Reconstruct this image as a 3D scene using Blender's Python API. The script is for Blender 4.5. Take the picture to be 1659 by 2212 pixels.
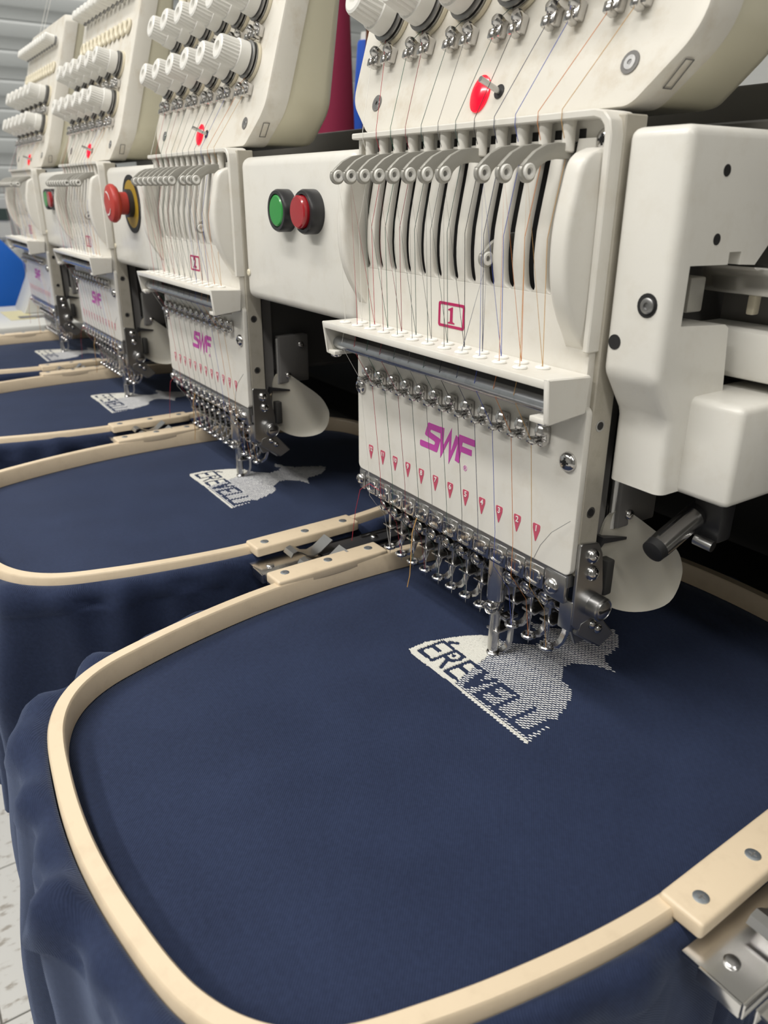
import bpy, bmesh, math, random
from mathutils import Vector, Matrix
random.seed(7)
for o in list(bpy.data.objects): bpy.data.objects.remove(o)
scene = bpy.context.scene
COL = scene.collection
ZO = 1.06            # height of the head label above the floor; geometry below is written relative to that label
D = 0.40             # head pitch

# ------------------------------------------------------------------ camera, world, lights, exposure
def setup_camera():
    f_px, W, H = 1662.0, 1659.0, 2212.0
    pitch, yaw, roll = math.radians(22.6211), math.radians(33.6296), math.radians(0.2888)
    fh = Vector((-math.cos(yaw), math.sin(yaw), 0)); up = Vector((0, 0, 1))
    F = math.cos(pitch)*fh - math.sin(pitch)*up
    R = fh.cross(up); U = R.cross(F)
    R2 = math.cos(roll)*R + math.sin(roll)*U; U2 = -math.sin(roll)*R + math.cos(roll)*U
    cd = bpy.data.cameras.new('camera'); co = bpy.data.objects.new('camera', cd); COL.objects.link(co)
    m = Matrix((R2, U2, -F)).transposed().to_4x4()
    m.translation = Vector((0.35034, -0.27829, 0.06486 + ZO))
    co.matrix_world = m
    cd.sensor_fit = 'VERTICAL'; cd.sensor_height = 7.6; cd.sensor_width = 5.7
    cd.lens = f_px/H*7.6
    cd.clip_start = 0.01; cd.clip_end = 60
    cd.dof.use_dof = True; cd.dof.focus_distance = 0.47; cd.dof.aperture_fstop = 3.0
    scene.camera = co
setup_camera()
w = bpy.data.worlds.new('world'); scene.world = w; w.use_nodes = True
w.node_tree.nodes['Background'].inputs[0].default_value = (0.9, 0.95, 1.0, 1)
w.node_tree.nodes['Background'].inputs[1].default_value = 0.25
def area(name, loc, size, power, color=(1, 0.97, 0.92), target=None):
    l = bpy.data.lights.new(name, 'AREA'); l.shape = 'RECTANGLE'; l.size, l.size_y = size; l.energy = power; l.color = color
    o = bpy.data.objects.new(name, l); COL.objects.link(o); o.location = loc
    return o
area('ceiling_lamp', (-0.4, -0.80, 2.72), (2.4, 0.16), 34)
area('ceiling_lamp', (-0.4, -1.90, 2.72), (2.4, 0.16), 58)
area('ceiling_lamp', (2.3, -0.80, 2.72), (2.0, 0.16), 26)
area('ceiling_lamp', (-2.0, 0.60, 2.72), (1.2, 0.16), 16)
vs = scene.view_settings
vs.view_transform = 'Standard'; vs.look = 'None'; vs.gamma = 1.0; vs.use_curve_mapping = False
vs.exposure = -0.12

# ------------------------------------------------------------------ materials
MATS = {}
def mat(name, col, rough=0.5, metal=0.0, noise=None, bump=None, emit=None, spec=0.5, sheen=0, coat=0, trans=0, alpha=1, sss=0):
    """noise=(scale, amount, colour2): blotches of wear; bump=(scale, strength)"""
    m = bpy.data.materials.new(name); m.use_nodes = True
    nt = m.node_tree; b = nt.nodes['Principled BSDF']; L = nt.links
    b.inputs['Base Color'].default_value = (*col, 1)
    b.inputs['Roughness'].default_value = rough; b.inputs['Metallic'].default_value = metal
    b.inputs['Specular IOR Level'].default_value = spec
    if sheen: b.inputs['Sheen Weight'].default_value = sheen; b.inputs['Sheen Roughness'].default_value = 0.5
    if coat: b.inputs['Coat Weight'].default_value = coat; b.inputs['Coat Roughness'].default_value = 0.1
    if trans: b.inputs['Transmission Weight'].default_value = trans
    if alpha < 1: b.inputs['Alpha'].default_value = alpha
    if sss: b.inputs['Subsurface Weight'].default_value = sss; b.inputs['Subsurface Radius'].default_value = (0.004, 0.003, 0.002)
    if emit:
        b.inputs['Emission Color'].default_value = (*emit[0], 1); b.inputs['Emission Strength'].default_value = emit[1]
    tc = nt.nodes.new('ShaderNodeTexCoord')
    if noise:
        n = nt.nodes.new('ShaderNodeTexNoise'); n.inputs['Scale'].default_value = noise[0]; n.inputs['Detail'].default_value = 8
        n.inputs['Roughness'].default_value = 0.65
        L.new(tc.outputs['Object'], n.inputs['Vector'])
        r = nt.nodes.new('ShaderNodeValToRGB'); r.color_ramp.elements[0].position = 0.5; r.color_ramp.elements[1].position = 0.78
        r.color_ramp.elements[0].color = (0, 0, 0, 1); r.color_ramp.elements[1].color = (noise[1],)*3 + (1,)
        L.new(n.outputs['Fac'], r.inputs[0])
        mx = nt.nodes.new('ShaderNodeMix'); mx.data_type = 'RGBA'
        mx.inputs[6].default_value = (*col, 1); mx.inputs[7].default_value = (*noise[2], 1)
        L.new(r.outputs[0], mx.inputs[0]); L.new(mx.outputs[2], b.inputs['Base Color'])
    if bump:
        n2 = nt.nodes.new('ShaderNodeTexNoise'); n2.inputs['Scale'].default_value = bump[0]; n2.inputs['Detail'].default_value = 3
        L.new(tc.outputs['Object'], n2.inputs['Vector'])
        bp = nt.nodes.new('ShaderNodeBump'); bp.inputs['Strength'].default_value = bump[1]; bp.inputs['Distance'].default_value = 0.001
        L.new(n2.outputs['Fac'], bp.inputs['Height']); L.new(bp.outputs[0], b.inputs['Normal'])
    MATS[name] = m; return m
mat('white_plastic', (0.72, 0.70, 0.645), 0.34, noise=(55, 0.5, (0.60, 0.55, 0.46)), bump=(900, 0.04))
mat('cover_plastic', (0.74, 0.725, 0.675), 0.28, noise=(70, 0.35, (0.60, 0.56, 0.48)), bump=(700, 0.03))
mat('knob_plastic', (0.78, 0.77, 0.73), 0.38)
mat('aged_plastic', (0.74, 0.70, 0.54), 0.30, noise=(14, 0.4, (0.68, 0.63, 0.46)))
mat('grimy_plastic', (0.74, 0.71, 0.64), 0.42, noise=(42, 0.75, (0.56, 0.48, 0.36)), bump=(700, 0.05))
mat('cream_plastic', (0.76, 0.70, 0.55), 0.4)
mat('aluminium', (0.47, 0.44, 0.375), 0.5, metal=0.25, noise=(90, 0.5, (0.30, 0.27, 0.20)), bump=(1800, 0.12))
mat('lever_metal', (0.40, 0.39, 0.355), 0.42, metal=0.45)
mat('chrome', (0.62, 0.61, 0.60), 0.16, metal=1.0)
mat('steel', (0.50, 0.50, 0.50), 0.28, metal=1.0)
mat('bright_steel', (0.72, 0.71, 0.70), 0.2, metal=1.0)
mat('rod_steel', (0.50, 0.52, 0.55), 0.25, metal=1.0, noise=(160, 0.5, (0.2, 0.21, 0.23)))
mat('dull_steel', (0.30, 0.30, 0.30), 0.38, metal=0.9)
mat('dark_metal', (0.06, 0.06, 0.065), 0.4, metal=0.6)
mat('black', (0.012, 0.012, 0.013), 0.55)
mat('black_plastic', (0.025, 0.025, 0.027), 0.35)
mat('machine_dark', (0.035, 0.034, 0.032), 0.6)
mat('beam_grey', (0.10, 0.095, 0.085), 0.6)
mat('machine_grey', (0.16, 0.155, 0.15), 0.5)
mat('magenta_print', (0.52, 0.07, 0.38), 0.4)
mat('crimson_print', (0.42, 0.015, 0.10), 0.4)
mat('rose_print', (0.55, 0.09, 0.15), 0.4)
mat('white_print', (0.85, 0.8, 0.78), 0.4)
mat('felt', (0.84, 0.83, 0.79), 0.9)
mat('red_lamp', (0.5, 0.0, 0.01), 0.2, emit=((1.0, 0.0, 0.035), 0.8), coat=0.5)
mat('green_button', (0.02, 0.28, 0.045), 0.3, coat=0.4)
mat('red_button', (0.36, 0.008, 0.015), 0.2, coat=0.6)
mat('stop_red', (0.46, 0.045, 0.035), 0.4)
mat('yellow', (0.72, 0.46, 0.03), 0.5)
mat('pale_yellow', (0.60, 0.55, 0.33), 0.5)
mat('dark_yellow', (0.40, 0.26, 0.02), 0.5)
mat('guard_plastic', (0.46, 0.44, 0.38), 0.45, sss=0.2, noise=(60, 0.3, (0.42, 0.39, 0.32)))
mat('hoop', (0.71, 0.585, 0.42), 0.42, noise=(75, 0.45, (0.54, 0.43, 0.30)), bump=(500, 0.05))
mat('screw_zinc', (0.50, 0.55, 0.60), 0.35, metal=0.85)
mat('stitch_white', (0.60, 0.59, 0.54), 0.55, sheen=0.3)
mat('thread_stitch', (0.66, 0.66, 0.66), 0.5)
mat('wall_paint', (0.62, 0.63, 0.62), 0.7)
mat('far_wall', (0.30, 0.30, 0.29), 0.8)
mat('shutter', (0.42, 0.44, 0.44), 0.45)
mat('ceiling', (0.75, 0.75, 0.73), 0.9)
mat('grout', (0.22, 0.21, 0.19), 0.9)
mat('blue_plastic', (0.012, 0.13, 0.56), 0.4)
mat('blue_thread', (0.01, 0.09, 0.55), 0.7)
mat('magenta_thread', (0.26, 0.012, 0.055), 0.75, bump=(260, 0.3))
mat('brown_thread', (0.20, 0.07, 0.03), 0.7)
mat('device_grey', (0.45, 0.46, 0.46), 0.4)
mat('lcd', (0.05, 0.075, 0.07), 0.2)
mat('table_white', (0.60, 0.60, 0.57), 0.35)
TH = dict(white=(0.75, 0.74, 0.7), red=(0.45, 0.03, 0.05), green=(0.03, 0.12, 0.08), darkred=(0.25, 0.03, 0.05), grey=(0.2, 0.2, 0.2),
          teal=(0.05, 0.10, 0.09), black=(0.02, 0.02, 0.025), navy=(0.03, 0.04, 0.10), blue=(0.06, 0.10, 0.45), orange=(0.62, 0.22, 0.06), ochre=(0.58, 0.34, 0.12), yellow=(0.62, 0.50, 0.10))
for k, v in TH.items(): mat('thread_'+k, v, 0.6)

def fabric_mat():
    m = bpy.data.materials.new('navy_twill'); m.use_nodes = True; nt = m.node_tree; L = nt.links; b = nt.nodes['Principled BSDF']
    tc = nt.nodes.new('ShaderNodeTexCoord')
    n = nt.nodes.new('ShaderNodeTexNoise'); n.inputs['Scale'].default_value = 420; n.inputs['Detail'].default_value = 4
    L.new(tc.outputs['Object'], n.inputs['Vector'])
    n3 = nt.nodes.new('ShaderNodeTexNoise'); n3.inputs['Scale'].default_value = 22; n3.inputs['Detail'].default_value = 5
    L.new(tc.outputs['Object'], n3.inputs['Vector'])
    mul = nt.nodes.new('ShaderNodeMath'); mul.operation = 'MULTIPLY_ADD'; mul.inputs[1].default_value = 0.5
    L.new(n3.outputs['Fac'], mul.inputs[0]); 
    h = nt.nodes.new('ShaderNodeMath'); h.operation = 'MULTIPLY'; h.inputs[1].default_value = 0.5
    L.new(n.outputs['Fac'], h.inputs[0]); L.new(h.outputs[0], mul.inputs[2])
    r = nt.nodes.new('ShaderNodeValToRGB'); r.color_ramp.elements[0].position = 0.25; r.color_ramp.elements[1].position = 0.75
    r.color_ramp.elements[0].color = (0.010, 0.0165, 0.044, 1); r.color_ramp.elements[1].color = (0.021, 0.033, 0.079, 1)
    L.new(mul.outputs[0], r.inputs[0]); L.new(r.outputs[0], b.inputs['Base Color'])
    wv = nt.nodes.new('ShaderNodeTexWave'); wv.wave_type = 'BANDS'; wv.bands_direction = 'DIAGONAL'
    wv.inputs['Scale'].default_value = 420; wv.inputs['Distortion'].default_value = 1.2; wv.inputs['Detail'].default_value = 2; wv.inputs['Detail Scale'].default_value = 6
    L.new(tc.outputs['Object'], wv.inputs['Vector'])
    bp = nt.nodes.new('ShaderNodeBump'); bp.inputs['Strength'].default_value = 0.35; bp.inputs['Distance'].default_value = 0.0004
    L.new(wv.outputs['Fac'], bp.inputs['Height']); L.new(bp.outputs[0], b.inputs['Normal'])
    b.inputs['Roughness'].default_value = 0.85; b.inputs['Specular IOR Level'].default_value = 0.25
    b.inputs['Sheen Weight'].default_value = 0.25; b.inputs['Sheen Roughness'].default_value = 0.45
    b.inputs['Sheen Tint'].default_value = (0.45, 0.55, 0.8, 1)
    MATS['navy'] = m
fabric_mat()
def tile_mat():
    m = mat('tile', (0.66, 0.655, 0.63), 0.35)
    nt = m.node_tree; L = nt.links; b = nt.nodes['Principled BSDF']
    tc = nt.nodes.new('ShaderNodeTexCoord'); v = nt.nodes.new('ShaderNodeTexNoise'); v.inputs['Scale'].default_value = 95; v.inputs['Detail'].default_value = 6
    mp = nt.nodes.new('ShaderNodeMapping'); mp.inputs['Scale'].default_value = (1, 0.45, 1); mp.inputs['Rotation'].default_value = (0, 0, 0.7)
    L.new(tc.outputs['Object'], mp.inputs[0]); L.new(mp.outputs[0], v.inputs['Vector'])
    r = nt.nodes.new('ShaderNodeValToRGB'); r.color_ramp.elements[0].position = 0.33; r.color_ramp.elements[1].position = 0.44
    r.color_ramp.elements[0].color = (0.40, 0.37, 0.33, 1); r.color_ramp.elements[1].color = (0.68, 0.675, 0.65, 1)
    L.new(v.outputs['Fac'], r.inputs[0]); L.new(r.outputs[0], b.inputs['Base Color'])
tile_mat()

# ------------------------------------------------------------------ mesh helpers
class MB:
    def __init__(s): s.bm = bmesh.new()
    def box(s, x0, x1, y0, y1, z0, z1, bev=0, seg=2, M=None):
        mx = Matrix.Translation(((x0+x1)/2, (y0+y1)/2, (z0+z1)/2)) @ Matrix.Diagonal((abs(x1-x0), abs(y1-y0), abs(z1-z0), 1))
        if bev:
            t = bmesh.new(); bmesh.ops.create_cube(t, size=1, matrix=mx)
            bmesh.ops.bevel(t, geom=list(t.edges), offset=bev, segments=seg, affect='EDGES', profile=0.5)
            s._merge(t, M)
        else:
            r = bmesh.ops.create_cube(s.bm, size=1, matrix=(M @ mx) if M else mx)
        return s
    def _merge(s, t, M=None):
        if M: bmesh.ops.transform(t, matrix=M, verts=t.verts)
        me = bpy.data.meshes.new('tmp'); t.to_mesh(me); t.free(); s.bm.from_mesh(me); bpy.data.meshes.remove(me)
    def mesh(s, me, M=None):
        t = bmesh.new(); t.from_mesh(me); s._merge(t, M); return s
    def rings(s, rings, cap0=True, cap1=True, closed=True):
        R = [[s.bm.verts.new(p) for p in r] for r in rings]
        n = len(R[0])
        for a, b in zip(R[:-1], R[1:]):
            for i in range(n if closed else n-1):
                j = (i+1) % n
                try: s.bm.faces.new((a[i], a[j], b[j], b[i]))
                except ValueError: pass
        if cap0: s.bm.faces.new(list(reversed(R[0])))
        if cap1: s.bm.faces.new(R[-1])
        return s
    def lathe(s, org, axis, prof, n=20, cap0=True, cap1=True, flute=None):
        a = Vector(axis).normalized(); u = a.orthogonal().normalized(); v = a.cross(u); org = Vector(org)
        rs = []
        for q in prof:
            r, h = q[0], q[1]; fl = q[2] if len(q) > 2 else 0
            ring = []
            for i in range(n):
                t = 2*math.pi*i/n; rr = r - (fl if i % 2 else 0)
                ring.append(org + a*h + (u*math.cos(t) + v*math.sin(t))*max(rr, 1e-5))
            rs.append(ring)
        return s.rings(rs, cap0, cap1)
    def cyl(s, p0, p1, r, r1=None, n=14):
        p0 = Vector(p0); p1 = Vector(p1); d = p1-p0
        return s.lathe(p0, d, [(r, 0), (r if r1 is None else r1, d.length)], n)
    def tube(s, pts, r, n=6, closed=False):
        pts = [Vector(p) for p in pts]; N = len(pts); rs = []; prev = None
        for i, p in enumerate(pts):
            if closed: t = (pts[(i+1) % N]-pts[i-1])
            else: t = pts[min(i+1, N-1)]-pts[max(i-1, 0)]
            t.normalize()
            u = (prev - t*prev.dot(t)) if prev is not None else t.orthogonal()
            if u.length < 1e-6: u = t.orthogonal()
            u.normalize(); prev = u; v = t.cross(u)
            rr = r[i] if isinstance(r, (list, tuple)) else r
            rs.append([p + (u*math.cos(2*math.pi*k/n) + v*math.sin(2*math.pi*k/n))*rr for k in range(n)])
        if closed: rs.append(rs[0]); s.rings(rs, False, False); bmesh.ops.remove_doubles(s.bm, verts=s.bm.verts, dist=1e-6); return s
        return s.rings(rs)
    def strip(s, pts, w, th, wdir):
        """flat bar swept along pts: width w along wdir, thickness th across"""
        pts = [Vector(p) for p in pts]; wd = Vector(wdir).normalized(); rs = []; N = len(pts)
        for i, p in enumerate(pts):
            t = (pts[min(i+1, N-1)]-pts[max(i-1, 0)]).normalized(); nn = t.cross(wd).normalized()
            ww = w[i] if isinstance(w, (list, tuple)) else w
            rs.append([p+wd*ww/2+nn*th/2, p-wd*ww/2+nn*th/2, p-wd*ww/2-nn*th/2, p+wd*ww/2-nn*th/2])
        return s.rings(rs)
    def prism(s, pts, O, U, V, N, depth, bev=0, seg=2):
        """polygon pts(u,v) on frame O,U,V, pushed along N by depth"""
        O, U, V, N = map(Vector, (O, U, V, N))
        t = bmesh.new()
        a = [t.verts.new(O+U*p[0]+V*p[1]) for p in pts]; b = [t.verts.new(O+U*p[0]+V*p[1]+N*depth) for p in pts]
        n = len(pts)
        t.faces.new(a); t.faces.new(list(reversed(b)))
        for i in range(n): t.faces.new((a[i], b[i], b[(i+1) % n], a[(i+1) % n]))
        bmesh.ops.recalc_face_normals(t, faces=t.faces)
        if bev: bmesh.ops.bevel(t, geom=list(t.edges), offset=bev, segments=seg, affect='EDGES', profile=0.5)
        s._merge(t); return s
    def build(s, name, material, parent=None, smooth=35, **kw):
        bmesh.ops.recalc_face_normals(s.bm, faces=s.bm.faces)
        me = bpy.data.meshes.new(name); s.bm.to_mesh(me); s.bm.free()
        return link(name, me, material, parent, smooth, **kw)
def link(name, me, material, parent=None, smooth=35, label=None, cat=None, group=None, kind=None):
    if smooth:
        me.shade_smooth(); me.set_sharp_from_angle(angle=math.radians(smooth))
    me.materials.clear(); me.materials.append(MATS[material])
    o = bpy.data.objects.new(name, me); COL.objects.link(o)
    if parent: o.parent = parent
    else: o.location.z = ZO
    return tag(o, label, cat, group, kind)
def tag(o, label=None, cat=None, group=None, kind=None):
    for k, v in (('label', label), ('category', cat), ('group', group), ('kind', kind)):
        if v: o[k] = v
    return o
def empty(name, loc, label=None, cat=None, group=None):
    o = bpy.data.objects.new(name, None); COL.objects.link(o); o.empty_display_size = 0.05
    o.location = (loc[0], loc[1], loc[2]+ZO); return tag(o, label, cat, group)
def kids(o): return [c for c in bpy.data.objects if c.parent == o]
def copy_tree(o, childmap, parent=None):
    c = o.copy(); COL.objects.link(c); c.parent = parent
    for ch in childmap.get(o.name, []): copy_tree(ch, childmap, c)
    return c
def child_map():
    m = {}
    for o in bpy.data.objects:
        if o.parent: m.setdefault(o.parent.name, []).append(o)
    return m
def curve_mesh(cu, M=None):
    o = bpy.data.objects.new('tmp', cu); me = bpy.data.meshes.new_from_object(o); bpy.data.objects.remove(o)
    if M: me.transform(M)
    bpy.data.curves.remove(cu); return me
def plate(loops, thick, bev, O, U, V):
    """filled outline with holes (curve), total thickness thick, centred on plane O,U,V"""
    cu = bpy.data.curves.new('c', 'CURVE'); cu.dimensions = '2D'; cu.fill_mode = 'BOTH'
    cu.extrude = thick/2 - bev; cu.bevel_depth = bev; cu.bevel_resolution = 1; cu.offset = -bev
    for lp in loops:
        sp = cu.splines.new('POLY'); sp.points.add(len(lp)-1); sp.use_cyclic_u = True
        for p, q in zip(sp.points, lp): p.co = (q[0], q[1], 0, 1)
    U = Vector(U).normalized(); V = Vector(V).normalized(); N = U.cross(V)
    M = Matrix((U, V, N)).transposed().to_4x4(); M.translation = Vector(O)
    return curve_mesh(cu, M)
def text_mesh(s, size, O, U, V, thick=0.0003, bold=0.0, shear=0.0):
    cu = bpy.data.curves.new('t', 'FONT'); cu.body = s; cu.size = size; cu.align_x = 'CENTER'; cu.align_y = 'CENTER'
    cu.extrude = thick/2; cu.offset = bold; cu.shear = shear; cu.resolution_u = 3
    U = Vector(U).normalized(); V = Vector(V).normalized(); N = U.cross(V)
    M = Matrix((U, V, N)).transposed().to_4x4(); M.translation = Vector(O)
    return curve_mesh(cu, M)
def circ(cx, cy, r, n=16, ry=None): return [(cx+r*math.cos(2*math.pi*i/n), cy+(ry or r)*math.sin(2*math.pi*i/n)) for i in range(n)]
def rrect(x0, x1, y0, y1, r, n=5):
    pts = []
    for cx, cy, a0 in ((x1-r, y1-r, 0), (x0+r, y1-r, 90), (x0+r, y0+r, 180), (x1-r, y0+r, 270)):
        for i in range(n+1):
            a = math.radians(a0+90*i/n); pts.append((cx+r*math.cos(a), cy+r*math.sin(a)))
    return pts
def round_poly(pts, r, n=5):
    """fillet every corner of a polygon; r number or per-corner list"""
    out = []; N = len(pts)
    for i in range(N):
        p = Vector(pts[i]); a = Vector(pts[i-1]); b = Vector(pts[(i+1) % N]); rr = r[i] if isinstance(r, (list, tuple)) else r
        da = (a-p); db = (b-p); la, lb = da.length, db.length
        if rr <= 0: out.append(tuple(p)); continue
        da.normalize(); db.normalize()
        ang = da.angle(db); d = min(rr/math.tan(ang/2), la*0.49, lb*0.49)
        for k in range(n+1):
            t = k/n; q = (p+da*d)*(1-t)**2 + p*2*t*(1-t) + (p+db*d)*t*t; out.append(tuple(q))
    return out
def inset(pts, d):
    """move a closed counter-clockwise polygon inward by d (outward when negative)"""
    N = len(pts); out = []
    for i in range(N):
        p = Vector(pts[i]); a = Vector(pts[i-1]); b = Vector(pts[(i+1) % N])
        t = (b-a); t.normalize(); out.append((p[0]-t[1]*d, p[1]+t[0]*d))
    return out
def smooth_closed(pts, n):
    """Catmull-Rom through closed pts, resampled to n points of equal arc length"""
    N = len(pts); dense = []
    for i in range(N):
        p0, p1, p2, p3 = [Vector(pts[(i+k-1) % N]) for k in range(4)]
        for k in range(24):
            t = k/24
            dense.append(0.5*((2*p1)+(p2-p0)*t+(2*p0-5*p1+4*p2-p3)*t*t+(3*p1-p0-3*p2+p3)*t**3))
    L = [0]
    for i in range(len(dense)): L.append(L[-1]+(dense[(i+1) % len(dense)]-dense[i]).length)
    out = []; j = 0
    for k in range(n):
        s = L[-1]*k/n
        while L[j+1] < s: j += 1
        f = (s-L[j])/max(L[j+1]-L[j], 1e-9); q = dense[j].lerp(dense[(j+1) % len(dense)], f); out.append((q.x, q.y))
    return out
X, Y, Z = Vector((1, 0, 0)), Vector((0, 1, 0)), Vector((0, 0, 1))
def screw_mesh(mb, p, axis, r, h=None, cross=True):
    """domed pan head with a cross recess"""
    h = h or r*0.55; mb.lathe(p, axis, [(r, 0), (r, h*0.25), (r*0.9, h*0.62), (r*0.62, h*0.9), (r*0.3, h), (r*0.28, h*0.55)], 16, True, True)
    return mb
# ------------------------------------------------------------------ the room
FZ = -ZO
floor = MB().box(-2.7, 3.6, -3.7, 1.8, FZ-0.06, FZ-0.004).build('floor', 'grout', smooth=0, kind='structure')
tme = None
for i in range(-9, 11):
    for j in range(-12, 6):
        x0, y0 = i*0.305+0.03, j*0.305-0.02
        if x0 < -2.7 or x0+0.305 > 3.6 or y0 < -3.7 or y0+0.305 > 1.8: continue
        if tme is None:
            t = MB().box(0.0015, 0.3035, 0.0015, 0.3035, FZ-0.004, FZ, 0.001, 1).build('tile', 'tile', floor, 0); tme = t.data
        else:
            t = bpy.data.objects.new('tile', tme); COL.objects.link(t); t.parent = floor
        t.location = (x0, y0, 0)
MB().box(-2.7, 3.6, -3.7, 1.8, 2.78-ZO, 2.84-ZO).build('ceiling', 'ceiling', smooth=0, kind='structure')
MB().box(-2.7, 3.6, 1.8, 1.86, FZ, 2.78-ZO).build('wall_back', 'wall_paint', smooth=0, kind='structure')
MB().box(-2.7, 3.6, -3.76, -3.7, FZ, 2.78-ZO).build('wall_front', 'far_wall', smooth=0, kind='structure')
MB().box(3.6, 3.66, -3.7, 1.8, FZ, 2.78-ZO).build('wall_right', 'far_wall', smooth=0, kind='structure')
wl = MB().box(-2.76, -2.7, -3.7, 1.8, FZ, 2.78-ZO).build('wall_left', 'wall_paint', smooth=0, kind='structure')
sme = None
for i in range(32):       # roller-shutter slats, curved section
    z0 = FZ+0.01+i*0.085
    if z0+0.085 > 2.78-ZO: break
    if sme is None:
        prof = [(0, 0), (0.004, 0.001), (0.004, 0.030), (0.007, 0.0335), (0.0085, 0.040), (0.0085, 0.072), (0.007, 0.078), (0.003, 0.081), (0.003, 0.0842), (0, 0.0842)]
        s = MB().prism(prof, (-2.7, -2.69, 0), X, Z, Y, 4.48).build('slat', 'shutter', wl, 50); sme = s.data
    else:
        s = bpy.data.objects.new('slat', sme); COL.objects.link(s); s.parent = wl
    s.location = (0, 0, z0)

# ------------------------------------------------------------------ embroidery head
nx = lambda k: 0.0802-0.015*(k-1)
NEG_Y = -Y
HEADS = []
head = empty('embroidery_machine', (0, 0, 0))
# --- lower face plate
fp = link('face_plate', plate([rrect(-0.1017, 0.1067, -0.1205, -0.030, 0.004)], 0.004, 0.0006, (0, 0.002, 0), X, Z), 'white_plastic', head)
for sx, sz in ((-0.0965, -0.0596), (0.0982, -0.0591)):
    screw_mesh(MB(), (sx, 0, sz), NEG_Y, 0.0052, 0.0034).build('screw', 'chrome', fp)
    MB().box(sx-0.0026, sx+0.0026, -0.00345, -0.0028, sz-0.0005, sz+0.0005).box(sx-0.0005, sx+0.0005, -0.00345, -0.0028, sz-0.0026, sz+0.0026).build('screw_slot', 'black', fp, 0)
mk = None
for k in range(1, 13):
    x = nx(k); zt = -0.0995
    if mk is None:
        pts = [(-0.0022, 0.0), (0.0022, 0.0), (0.0028, -0.0006), (0.0027, -0.003), (0.0004, -0.0098), (0, -0.0102), (-0.0004, -0.0098), (-0.0027, -0.003), (-0.0028, -0.0006)]
        o = link('marker', plate([pts], 0.0003, 0, (0, 0, 0), X, Z), 'rose_print', fp, 0); mk = o.data
    else:
        o = bpy.data.objects.new('marker', mk); COL.objects.link(o); o.parent = fp
    o.location = (x, 0, zt)
    link('numeral', text_mesh(str(k), 0.0048 if k < 10 else 0.004, (x, -0.0003, zt-0.0027), X, Z, 0.0002, 0.00008), 'white_print', fp, 0)
# logo: three slanted letters drawn as bands
def band(pts, w):
    """polyline band of width w -> polygon"""
    P = [Vector(p) for p in pts]; L, R = [], []
    for i, p in enumerate(P):
        if i == 0: t = (P[1]-P[0]).normalized(); n = Vector((-t.y, t.x)); s = 1
        elif i == len(P)-1: t = (P[-1]-P[-2]).normalized(); n = Vector((-t.y, t.x)); s = 1
        else:
            t1 = (P[i]-P[i-1]).normalized(); t2 = (P[i+1]-P[i]).normalized(); n1 = Vector((-t1.y, t1.x)); n2 = Vector((-t2.y, t2.x))
            n = (n1+n2).normalized(); s = 1/max(n.dot(n1), 0.45)
        L.append(p+n*w/2*s); R.append(p-n*w/2*s)
    return [tuple(q) for q in L+R[::-1]]
lg = [round_poly(band([(-0.0045, 0.0150), (-0.0175, 0.0150), (-0.0195, 0.0098), (-0.0085, 0.0078), (-0.0105, 0.0020), (-0.0270, 0.0020)], 0.0040), 0.0012, 3),
      band([(-0.0045, 0.0172), (-0.0045, 0.0016), (0.0035, 0.0150), (0.0035, 0.0000), (0.0105, 0.0150)], 0.0038),
      band([(0.0262, 0.0150), (0.0135, 0.0150), (0.0105, -0.0004)], 0.0040),
      band([(0.0238, 0.0086), (0.0115, 0.0086)], 0.0036)]
lmb = MB()
for i, l in enumerate(lg): lmb.mesh(plate([l], 0.0003, 0, (0, -0.00001*i, -0.0840), X, Z))
lmb.build('logo', 'magenta_print', fp, 0)
rmb = MB().mesh(plate([circ(0.0185, -0.0862, 0.0017), circ(0.0185, -0.0862, 0.0014)], 0.0002, 0, (0, 0, 0), X, Z))
rmb.mesh(text_mesh('R', 0.0026, (0.0185, -0.0001, -0.0862), X, Z, 0.0002)).build('registered_mark', 'magenta_print', fp, 0)
# --- polished thread guides on the face plate
gm = None
for k in range(1, 13):
    if gm is None:
        g = MB().box(-0.0034, 0.0036, -0.0030, 0, -0.0040, 0.0036, 0.0010, 2).lathe((0.0006, -0.0020, 0.0010), (0.15, -1, 0.25), [(0.0029, 0), (0.0029, 0.0016), (0.0022, 0.0032), (0.0010, 0.0038)], 14)
        g.box(-0.0040, 0.0004, -0.0072, -0.001, -0.0046, -0.0016, 0.0008, 2).box(0.0008, 0.0034, -0.0052, -0.001, -0.0048, -0.0026, 0.0006)
        o = g.build('thread_guide', 'chrome', fp); gm = o.data
    else:
        o = bpy.data.objects.new('thread_guide', gm); COL.objects.link(o); o.parent = fp
    o.location = (nx(k), 0, -0.0486); o.scale = (1.22, 1.15, 1.22)
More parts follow.
